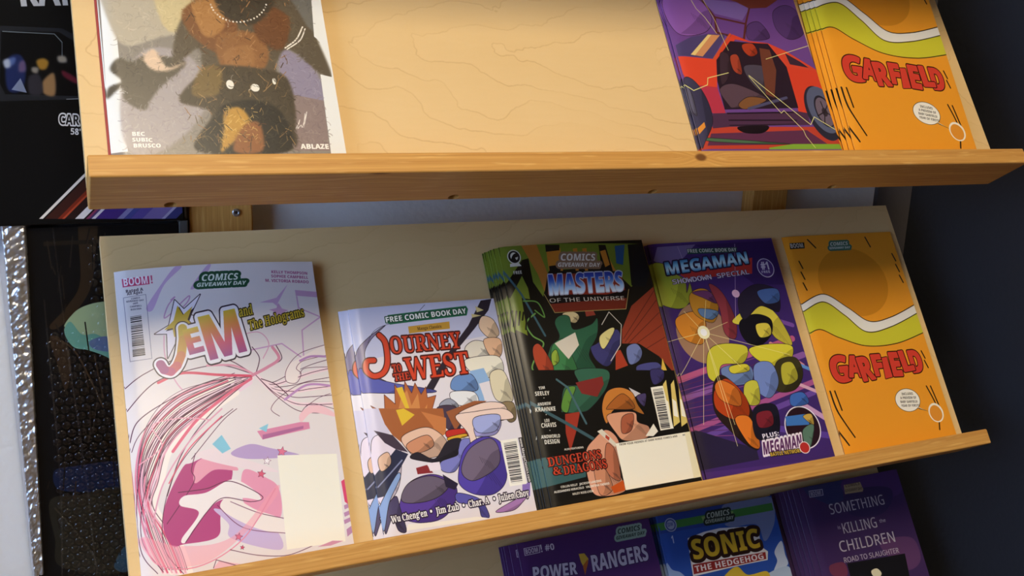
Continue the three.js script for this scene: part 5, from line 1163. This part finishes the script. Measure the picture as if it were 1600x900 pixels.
const PICOPS = [["f","#2e2216",[59.0,-5.1,74.8,-4.5,71.9,27.7,66.0,57.2,53.1,77.3,34.6,93.9,26.9,91.4,43.8,73.6,56.8,50.6],1],
["f","#8fa37e",[39.7,97.3,48.6,81.2,62.4,73.8,81.5,71.6,97.9,74.0,95.8,117.9,76.7,109.9,63.0,111.7],1],
["f","#5f9484",[39.6,98.5,45.5,88.8,55.4,101.8,68.9,103.0,84.7,116.9,89.3,136.2,75.9,125.4,59.9,117.6,46.7,113.2],1],
["f","#56688a",[62.0,109.1,77.0,105.6,87.6,114.0,81.7,120.9,65.4,116.9],1],
["f","#2e2216",[26.2,102.2,36.6,104.9,43.5,122.1,40.9,146.6,36.2,153.5,30.9,127.0],1],
["s","#382a1a",1.6,[28.8,102.4,49.0,119.6,70.5,175.3],1],
["s","#302418",1.4,[65.5,124.3,71.0,165.8],1],
["f","#141c34",[22.0,234.0,39.6,232.2,84.4,234.5,84.1,262.5,38.0,258.1,22.0,250.8],1],
["f","#22201a",[15.7,264.1,43.3,262.3,85.7,266.2,84.6,348.4,22.2,335.3,17.5,304.1],1],
["f","#2a4454",[71.8,345.7,78.5,329.7,85.7,325.6,84.5,351.9],1],
["f","#1e1812",[26.6,16.7,100.7,16.0,100.9,12.5,26.9,12.7],0],
["s","#151312",1.2,[33.4,173.1,35.9,191.7],0],
["s","#231d18",1.2,[57.3,197.3,54.5,209.4],0],
["s","#231d18",1.2,[90.8,154.7,88.5,183.0],0],
["s","#231d18",1.2,[41.0,44.8,41.7,66.7],0],
["s","#1c1612",1.2,[16.3,244.3,14.1,251.3],0],
["s","#231d18",1.2,[81.0,154.4,81.4,184.5],0],
["s","#231d18",1.2,[39.5,263.3,43.0,274.1],0],
["s","#231d18",1.2,[52.6,8.8,48.5,37.1],0],
["s","#151312",1.2,[46.2,203.1,43.9,230.7],0],
["s","#231d18",1.2,[58.2,172.8,57.2,202.2],0],
["s","#151312",1.2,[58.5,313.2,61.7,339.1],0],
["s","#1c1612",1.2,[21.2,281.4,22.3,293.8],0],
["s","#151312",1.2,[76.6,188.8,72.3,207.1],0],
["s","#151312",1.2,[63.9,156.2,65.6,173.1],0],
["s","#231d18",1.2,[32.4,89.9,35.1,97.2],0],
["s","#151312",1.2,[70.1,12.4,69.0,40.1],0],
["s","#1c1612",1.2,[42.6,71.9,40.6,79.6],0],
["s","#2a2018",1.2,[69.3,8.1,72.6,21.0],0],
["s","#151312",1.2,[32.2,223.0,28.7,253.8],0],
["s","#231d18",1.2,[84.9,122.5,87.4,138.8],0],
["s","#1c1612",1.2,[77.4,226.7,76.8,258.2],0],
["s","#2a2018",1.2,[55.2,137.5,58.0,155.0],0],
["s","#151312",1.2,[39.8,93.5,34.7,109.2],0],
["s","#2a2018",1.2,[68.1,4.5,63.2,24.9],0],
["s","#151312",1.2,[47.3,221.6,47.5,235.4],0],
["s","#1c1612",1.2,[50.8,190.8,54.2,204.2],0],
["s","#151312",1.2,[48.3,191.6,44.9,202.3],0],
["s","#151312",1.2,[66.0,283.4,63.3,299.9],0],
["s","#2a2018",1.2,[81.8,7.2,79.5,18.3],0],
["s","#2a2018",1.2,[80.5,75.7,80.9,97.8],0],
["s","#151312",1.2,[22.1,190.8,22.8,203.0],0],
["s","#1c1612",1.2,[67.8,326.7,65.0,351.1],0],
["s","#2a2018",1.2,[82.8,147.2,85.0,154.7],0],
["s","#2a2018",1.2,[90.6,101.9,93.1,116.9],0],
["s","#151312",1.2,[84.8,26.1,84.8,42.2],0],
["s","#231d18",1.2,[47.7,282.3,45.4,299.8],0],
["s","#231d18",1.2,[49.3,129.6,46.0,135.5],0],
["s","#231d18",1.2,[79.6,299.1,78.5,332.9],0],
["s","#231d18",1.2,[77.7,8.8,79.4,30.5],0],
["s","#151312",1.2,[58.8,90.5,60.6,118.0],0],
["s","#1c1612",1.2,[71.3,331.3,73.7,340.0],0],
["s","#2a2018",1.2,[79.9,231.6,82.0,262.6],0],
["s","#1c1612",1.2,[68.0,2.3,64.5,15.0],0],
["s","#231d18",1.2,[64.9,170.5,59.3,199.5],0],
["s","#231d18",1.2,[33.2,36.0,35.4,43.4],0],
["s","#1c1612",1.2,[40.8,35.4,36.5,59.7],0],
["s","#1c1612",1.2,[79.3,272.0,78.1,294.0],0],
["s","#2a2018",1.2,[40.9,247.7,37.6,267.7],0],
["s","#1c1612",1.2,[48.3,150.8,49.9,176.8],0],
["s","#231d18",1.2,[30.1,12.2,32.3,37.9],0]];
const FONTS = { b: 'bold %px sans-serif', k: '900 %px sans-serif', r: '%px sans-serif', i: 'italic bold %px sans-serif', sb: 'bold %px serif', si: 'italic bold %px serif', m: 'bold %px monospace' };
const GRADS = { grad: ['#d8c23a', '#d98a4c', '#d2607a', '#9a4f8c'], mast: ['#2a2f8c', '#3f63b8', '#9fc2e6', '#e6eef6'], mega: ['#2f6fae', '#8fd0e8', '#d8f0f6', '#3f8fc4'] };
function trace(c, p, round, close) {
  c.beginPath(); const n = p.length / 2, at = (i) => { i = close ? (i + n) % n : clamp(i, 0, n - 1); return [p[2 * i], p[2 * i + 1]]; };
  c.moveTo(p[0], p[1]);
  for (let i = 0; i < (close ? n : n - 1); i++) {
    const [x0, y0] = at(i - 1), [x1, y1] = at(i), [x2, y2] = at(i + 1), [x3, y3] = at(i + 2);
    if (round) c.bezierCurveTo(x1 + (x2 - x0) / 6, y1 + (y2 - y0) / 6, x2 - (x3 - x1) / 6, y2 - (y3 - y1) / 6, x2, y2); else c.lineTo(x2, y2);
  }
  if (close) c.closePath();
}
function drawOps(c, ops, style) {
  c.lineJoin = c.lineCap = 'round';
  for (const o of ops) {
    if (o[0] === 'f') {
      trace(c, o[2], o[3], true); c.fillStyle = o[1]; if ((style === 'soft' || style === 'hazy') && o[3]) c.filter = 'blur(3px)'; c.fill(); c.filter = 'none';
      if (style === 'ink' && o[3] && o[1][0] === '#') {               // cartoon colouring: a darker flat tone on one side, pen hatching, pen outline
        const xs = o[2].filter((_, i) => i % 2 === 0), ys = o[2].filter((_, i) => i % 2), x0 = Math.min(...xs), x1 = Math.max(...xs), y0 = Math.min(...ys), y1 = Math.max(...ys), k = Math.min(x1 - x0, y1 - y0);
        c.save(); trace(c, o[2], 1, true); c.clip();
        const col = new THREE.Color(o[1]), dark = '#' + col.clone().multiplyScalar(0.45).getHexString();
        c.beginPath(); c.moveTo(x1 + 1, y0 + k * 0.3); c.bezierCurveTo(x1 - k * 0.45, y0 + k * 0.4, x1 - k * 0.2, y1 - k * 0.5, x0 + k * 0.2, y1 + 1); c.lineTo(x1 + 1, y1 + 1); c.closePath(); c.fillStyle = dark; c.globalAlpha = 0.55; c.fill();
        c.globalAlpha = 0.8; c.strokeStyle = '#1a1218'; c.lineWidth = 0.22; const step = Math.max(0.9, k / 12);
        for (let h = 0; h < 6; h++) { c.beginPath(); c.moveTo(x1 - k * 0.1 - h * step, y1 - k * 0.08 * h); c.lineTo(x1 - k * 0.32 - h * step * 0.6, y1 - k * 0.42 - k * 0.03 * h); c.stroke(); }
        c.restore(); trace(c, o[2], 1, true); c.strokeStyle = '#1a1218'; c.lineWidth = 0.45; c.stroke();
      }
    }
    else if (o[0] === 's') { trace(c, o[3], o[4], false); c.strokeStyle = o[1]; c.lineWidth = o[2]; c.stroke(); }
    else if (o[0] === 'e') { c.beginPath(); c.ellipse(o[2], o[3], o[4], o[5], o[6], 0, 7); c.fillStyle = o[1]; c.fill(); }
    else if (o[0] === 't') {
      const [, txt, x, y, len, cap, ang, fill, font, edge, ew, skew] = o;
      c.save(); c.translate(x, y); c.rotate(ang); if (skew) c.transform(1, 0, skew, 1, 0, 0);
      c.font = FONTS[font].replace('%', '100'); const m = c.measureText(txt); const sx = len / m.width, sy = cap / 72; c.scale(sx, sy);
      if (edge) { c.strokeStyle = edge; c.lineWidth = ew * 2 / Math.sqrt(sx * sy); c.strokeText(txt, 0, 0); }
      let f = fill; if (GRADS[fill]) { f = c.createLinearGradient(0, -76, 0, 4); GRADS[fill].forEach((q, i) => f.addColorStop(i / 3, q)); }
      c.fillStyle = f; c.fillText(txt, 0, 0); c.restore();
    } else if (o[0] === 'b') {                        // bars across the long way of the quad
      const [, p, n, sd] = o; let r = sd * 977; const q = () => (r = (r * 16807) % 2147483647) / 2147483647;
      c.fillStyle = '#26222a'; let a = 0;
      for (let i = 0; i < n && a < 1; i++) {
        const w = (0.3 + q()) / n * 0.9; const L = (k) => [p[0] + (p[6] - p[0]) * k, p[1] + (p[7] - p[1]) * k], Rr = (k) => [p[2] + (p[4] - p[2]) * k, p[3] + (p[5] - p[3]) * k];
        const b = Math.min(1, a + w); c.beginPath(); c.moveTo(...L(a)); c.lineTo(...Rr(a)); c.lineTo(...Rr(b)); c.lineTo(...L(b)); c.fill(); a = b + (0.3 + q() * 0.8) / n;
      }
    }
  }
}
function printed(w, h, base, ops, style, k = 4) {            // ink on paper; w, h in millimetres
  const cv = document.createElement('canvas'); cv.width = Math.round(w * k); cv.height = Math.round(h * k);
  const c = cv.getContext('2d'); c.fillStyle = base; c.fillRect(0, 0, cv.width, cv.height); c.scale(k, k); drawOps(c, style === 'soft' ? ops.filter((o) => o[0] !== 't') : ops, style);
  if (style === 'soft') {                             // painterly: short brush marks that pick up the colour under them, lettering on top
    const px = c.getImageData(0, 0, cv.width, cv.height).data; let r = 99; const q = () => (r = (r * 16807) % 2147483647) / 2147483647;
    for (let i = 0; i < 5200; i++) {
      const x = 8 + q() * (w - 18), y = q() * h, j = 4 * (Math.floor(y * k) * cv.width + Math.floor(x * k)), d = (q() - 0.5) * 46, a = q() * 6.28, l = 0.8 + q() * 2.6;
      if (px[j] > 215 && px[j + 2] > 205) continue;
      c.strokeStyle = `rgba(${px[j] + d | 0},${px[j + 1] + d | 0},${px[j + 2] + d * 0.8 | 0},0.55)`; c.lineWidth = 0.3 + q() * 0.7; c.beginPath(); c.moveTo(x, y); c.quadraticCurveTo(x + Math.cos(a) * l, y + Math.sin(a) * l, x + Math.cos(a + 0.6) * l * 1.6, y + Math.sin(a + 0.6) * l * 1.6); c.stroke();
    }
    drawOps(c, ops.filter((o) => o[0] === 't'));
  }
  const t = new THREE.CanvasTexture(cv); t.colorSpace = THREE.SRGBColorSpace; return t;
}
const glossy = (map, rough = 0.28) => new THREE.MeshPhysicalMaterial({ map, roughness: rough, specularIntensity: 0.6 });
const backs = (hex) => new THREE.MeshStandardMaterial({ color: hex, roughness: 0.4 });
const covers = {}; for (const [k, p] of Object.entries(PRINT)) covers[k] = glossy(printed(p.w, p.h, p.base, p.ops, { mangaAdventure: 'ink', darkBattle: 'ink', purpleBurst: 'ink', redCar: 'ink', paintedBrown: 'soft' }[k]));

// ---- middle shelf
const lift = (amount, w, h) => (s, t) => amount * Math.pow(t / h, 1.3) * Math.sin(Math.PI * clamp(0.16 + 0.74 * s / w)) ;
{ const g = comicParts(COMIC_W + 0.002, COMIC_H, 0.003, lift(0.011, COMIC_W, COMIC_H));
  onShelf(comic('comic_book', 'pale comic with swirling pink ribbons and blank white box, beside the manga', undefined, g, covers.pinkRibbons, backs(0xd8cfd8)), 'middle', 0.208, 0.0005, 0.0012); }
{ const g = comicParts(0.147, 0.2098, 0.0028, lift(0.003, 0.147, 0.21));
  stack(comic('comic_book', 'short manga comic with red lettering and purple shapes, front copy', 'copies of the manga comic', g, covers.mangaAdventure, backs(0xcfcad6)), 2, 'middle',
    (i) => [0.405 - (1 - i) * 0.0085, 0.0005, 0.001 + i * 0.0032], 'short manga comic with red lettering, copy showing at its left edge only'); }
{ const g = comicParts(COMIC_W, COMIC_H, 0.0026, lift(0.004, COMIC_W, COMIC_H));
  const sh = [-0.0118, -0.0098, -0.0078, -0.0058, -0.0045, 0];
  stack(comic('comic_book', 'dark comic with blue block title and blank white box, front copy of its stack', 'copies of the dark comic', g, covers.darkBattle, backs(0x22262a)), 6, 'middle',
    (i) => [0.5635 + sh[i], 0.0005, 0.001 + i * 0.0029, i === 5 ? 0 : 0.004 * (i % 2)], 'dark comic with blue block title showing its spine'); }
{ const g = comicParts(COMIC_W + 0.001, COMIC_H - 0.001, 0.0026, lift(0.001, COMIC_W, COMIC_H));
  stack(comic('comic_book', 'purple comic with yellow star burst and silver blue title, front copy', 'copies of the purple burst comic', g, covers.purpleBurst, backs(0x2b2440)), 2, 'middle',
    (i) => [0.7468 - (1 - i) * 0.0022, 0.0005, 0.001 + i * 0.0029, i ? -0.002 : 0], 'purple star burst comic mostly hidden behind its front copy'); }
const orangeGeo = comicParts(COMIC_W + 0.002, COMIC_H, 0.0026, lift(0.001, COMIC_W, COMIC_H));
onShelf(comic('comic_book', 'orange comic with red title standing between purple burst comic and board edge', 'orange comics', orangeGeo, covers.plainOrange, backs(0xd08a2a)), 'middle', 0.9348, 0.0005, 0.0012, -0.004);

// ---- upper shelf
{ const g = comicParts(COMIC_W, COMIC_H, 0.0036, lift(0.002, COMIC_W, COMIC_H));
  stack(comic('comic_book', 'painted grey brown comic with white side margins, front copy', 'copies of the painted comic', g, covers.paintedBrown, backs(0xa83a34)), 2, 'upper',
    (i) => [0.2033 - (1 - i) * 0.0016, 0.0005, 0.001 + i * 0.004], 'painted grey brown comic with red edge hidden behind its front copy').forEach((o, i) => { if (!i) o.children[0].material = backs(0x9c3a34); }); }
{ const g = comicParts(COMIC_W, COMIC_H, 0.0026, lift(0.001, COMIC_W, COMIC_H));
  stack(comic('comic_book', 'violet comic with a red sports car, front copy', 'copies of the red car comic', g, covers.redCar, backs(0x5a4a7a)), 2, 'upper',
    (i) => [0.7105 - (1 - i) * 0.0018, 0.0005, 0.001 + i * 0.0029], 'red sports car comic mostly hidden behind its front copy'); }
stack(comic('comic_book', 'orange comic with red title, front of its stack beside the red car comic', 'orange comics', orangeGeo, covers.plainOrange, backs(0xd08a2a)), 4, 'upper',
  (i) => [0.8915 - (3 - i) * 0.0042, 0.0106, 0.001 + i * 0.0029, -0.06], 'orange comic spine beside the red car comic');

// ---- lower shelf
{ const g = comicParts(COMIC_W, COMIC_H, 0.0026, lift(0.001, COMIC_W, COMIC_H)), sh = [-0.0165, -0.0148, -0.0132, -0.0082, 0];
  stack(comic('comic_book', 'plain purple comic with white lettering, front copy of its stack', 'copies of the purple lettered comic', g, covers.purpleLetters, backs(0x3a2a5a)), 5, 'lower',
    (i) => [0.595 + sh[i], 0.0005, 0.001 + i * 0.0029], 'plain purple lettered comic showing its spine side'); }
{ const g = comicParts(COMIC_W, COMIC_H, 0.0026, lift(0.001, COMIC_W, COMIC_H)), sh = [-0.0075, -0.005, -0.0025, 0];
  stack(comic('comic_book', 'blue comic with yellow block title and clouds, front copy of its stack', 'copies of the blue sky comic', g, covers.blueSky, backs(0x1c2c5a)), 4, 'lower',
    (i) => [0.7725 + sh[i], 0.0005, 0.001 + i * 0.0029, -0.012], 'blue sky comic showing its dark spine'); }
{ const g = comicParts(COMIC_W - 0.004, COMIC_H, 0.0026, lift(0.001, COMIC_W, COMIC_H)), sh = [-0.031, -0.027, -0.022, -0.0175, -0.013, -0.008, 0];
  stack(comic('comic_book', 'dusky purple comic with thin pale lettering, front copy of its stack', 'copies of the dusky purple comic', g, covers.duskyPurple, backs(0x2a2440)), 7, 'lower',
    (i) => [0.982 + sh[i], 0.0005, 0.001 + i * 0.0029], 'dusky purple comic showing its spine side'); }

// ---------------------------------------------------------------- things on the wall at the left: ledge, wrapped picture, black box
const LEDGE_Y = Y0 - 0.118, PIC_TOP = Y0 + 0.2535;
{ const g = thing('picture_ledge', 'narrow brown wooden wall ledge under the wrapped picture', 'ledge'); g.position.set(0.132, LEDGE_Y, WALL_Z);
  const b = new RoundedBoxGeometry(0.145, 0.012, 0.034, 2, 0.002); b.translate(0.0725, -0.006, 0.017); metreUV(b); mesh('ledge', b, postMat, g); }
{ const pic = thing('wrapped_picture', 'dark picture in a silver leaf frame wrapped in bubble wrap, leaning on the wall', 'picture');
  const X0 = 0.118, X1 = 0.2775, Z = WALL_Z + 0.002, H = PIC_TOP - LEDGE_Y - 0.0005; pic.position.set(X0, LEDGE_Y + 0.0003, Z);
  const w = X1 - X0;
  // canvas print: near black with brown strokes and a pale green patch
  const ops = PICOPS;
  const body = new THREE.BoxGeometry(w - 0.012, H - 0.006, 0.02); body.translate(w / 2 + 0.006, H / 2, 0.011);
  mesh('picture_panel', body, new THREE.MeshPhysicalMaterial({ map: printed(w * 1000, H * 1000, '#0d0c0d', ops), roughness: 0.4, specularIntensity: 0.4 }), pic);
  // silver leaf strip: crumpled relief, narrowing downwards
  const strip = (x0t, x1t, x0b, x1b, ny, z, amp) => { const nx = 22, g = new THREE.PlaneGeometry(1, 1, nx, ny), p = g.attributes.position;
    for (let i = 0; i < p.count; i++) { const a = p.getX(i) + 0.5, t = p.getY(i) + 0.5, x = (x0b + (x0t - x0b) * t) * (1 - a) + (x1b + (x1t - x1b) * t) * a, y = 0.035 + t * (H - 0.035);
      const edge = Math.min(1, a * 6, (1 - a) * 6); p.setXYZ(i, x, y, z * (0.3 + 0.7 * edge) + amp * edge * (fbm(x * 170, y * 170, 1, 3) + 0.6 * Math.abs(fbm(x * 420, y * 420, 5, 2)))); }
    g.computeVertexNormals(); return g; };
  const leaf = new THREE.MeshStandardMaterial({ color: 0xc3c4ca, metalness: 0.85, roughness: 0.32 });
  const fr = mesh('silver_frame', strip(0.0, 0.028, 0.006, 0.018, 260, 0.024, 0.0042), leaf, pic); fr.userData.label = 'crumpled silver leaf frame edge';
  const rail = new RoundedBoxGeometry(0.008, H, 0.024, 2, 0.001); rail.translate(w - 0.004, H / 2, 0.012); mesh('frame_rail', rail, new THREE.MeshStandardMaterial({ color: 0x4a4a48, roughness: 0.5 }), pic);
  // bubble wrap over the print
  const film = new THREE.MeshPhysicalMaterial({ transmission: 1, thickness: 0, roughness: 0.08, ior: 1.35, color: 0xffffff });
  const domes = [], dome = new THREE.SphereGeometry(0.0040, 10, 4, 0, Math.PI * 2, 0, Math.PI / 2); dome.rotateX(Math.PI / 2); dome.scale(1, 1, 0.45);
  for (let row = 0; row < 46; row++) for (let k = 0; k < 13; k++) { const x = 0.036 + k * 0.0088 + (row % 2) * 0.0044, y = 0.008 + row * 0.0079; if (x > w - 0.014 || y > H - 0.01 || y > H - 0.1 && x < 0.075) continue; const d = dome.clone(); d.translate(x, y, 0.0222); domes.push(d); }
  const wrap = mesh('bubble_wrap', mergeGeometries(domes), film, pic); wrap.userData.kind = 'stuff';
  for (const pts of [[[0.045, 0.33], [0.05, 0.23], [0.058, 0.12], [0.062, 0.03]], [[0.034, 0.27], [0.036, 0.1], [0.03, 0.0]], [[0.03, 0.09], [0.05, 0.06], [0.062, 0.035], [0.06, 0.002]]]) {
    const c = new THREE.CatmullRomCurve3(pts.map(([x, y]) => new THREE.Vector3(x, y * H / 0.33, 0.0235))); mesh('film_crease', new THREE.TubeGeometry(c, 40, 0.0008, 6), film, pic); }
}
{ const box = thing('toy_box', 'glossy black carton with white lettering and diagonal stripes, on the wrapped picture', 'box');
  const X0 = -0.14, X1 = 0.2745, H = 0.50, D = 0.028; box.position.set(X0, PIC_TOP + 0.0002, WALL_Z + 0.001);
  const g = new RoundedBoxGeometry(X1 - X0, H, D, 2, 0.0015); g.translate((X1 - X0) / 2, H / 2, D / 2);
  mesh('carton', g, new THREE.MeshPhysicalMaterial({ color: 0x0b0c0d, roughness: 0.3, specularIntensity: 0.5 }), box);
  const W = (X1 - X0) * 1000, HH = H * 1000;
  const face = new THREE.PlaneGeometry(X1 - X0 - 0.004, H - 0.004); face.translate((X1 - X0) / 2, H / 2, D + 0.0004);
  const f = mesh('front_print', face, new THREE.MeshPhysicalMaterial({ map: printed(W - 4, HH - 4, '#0c0d0e', BOXOPS, 'hazy'), roughness: 0.3, specularIntensity: 0.5 }), box); f.userData.label = 'black front print with stripes and a dark picture window';
}
renderer.render(scene, camera);
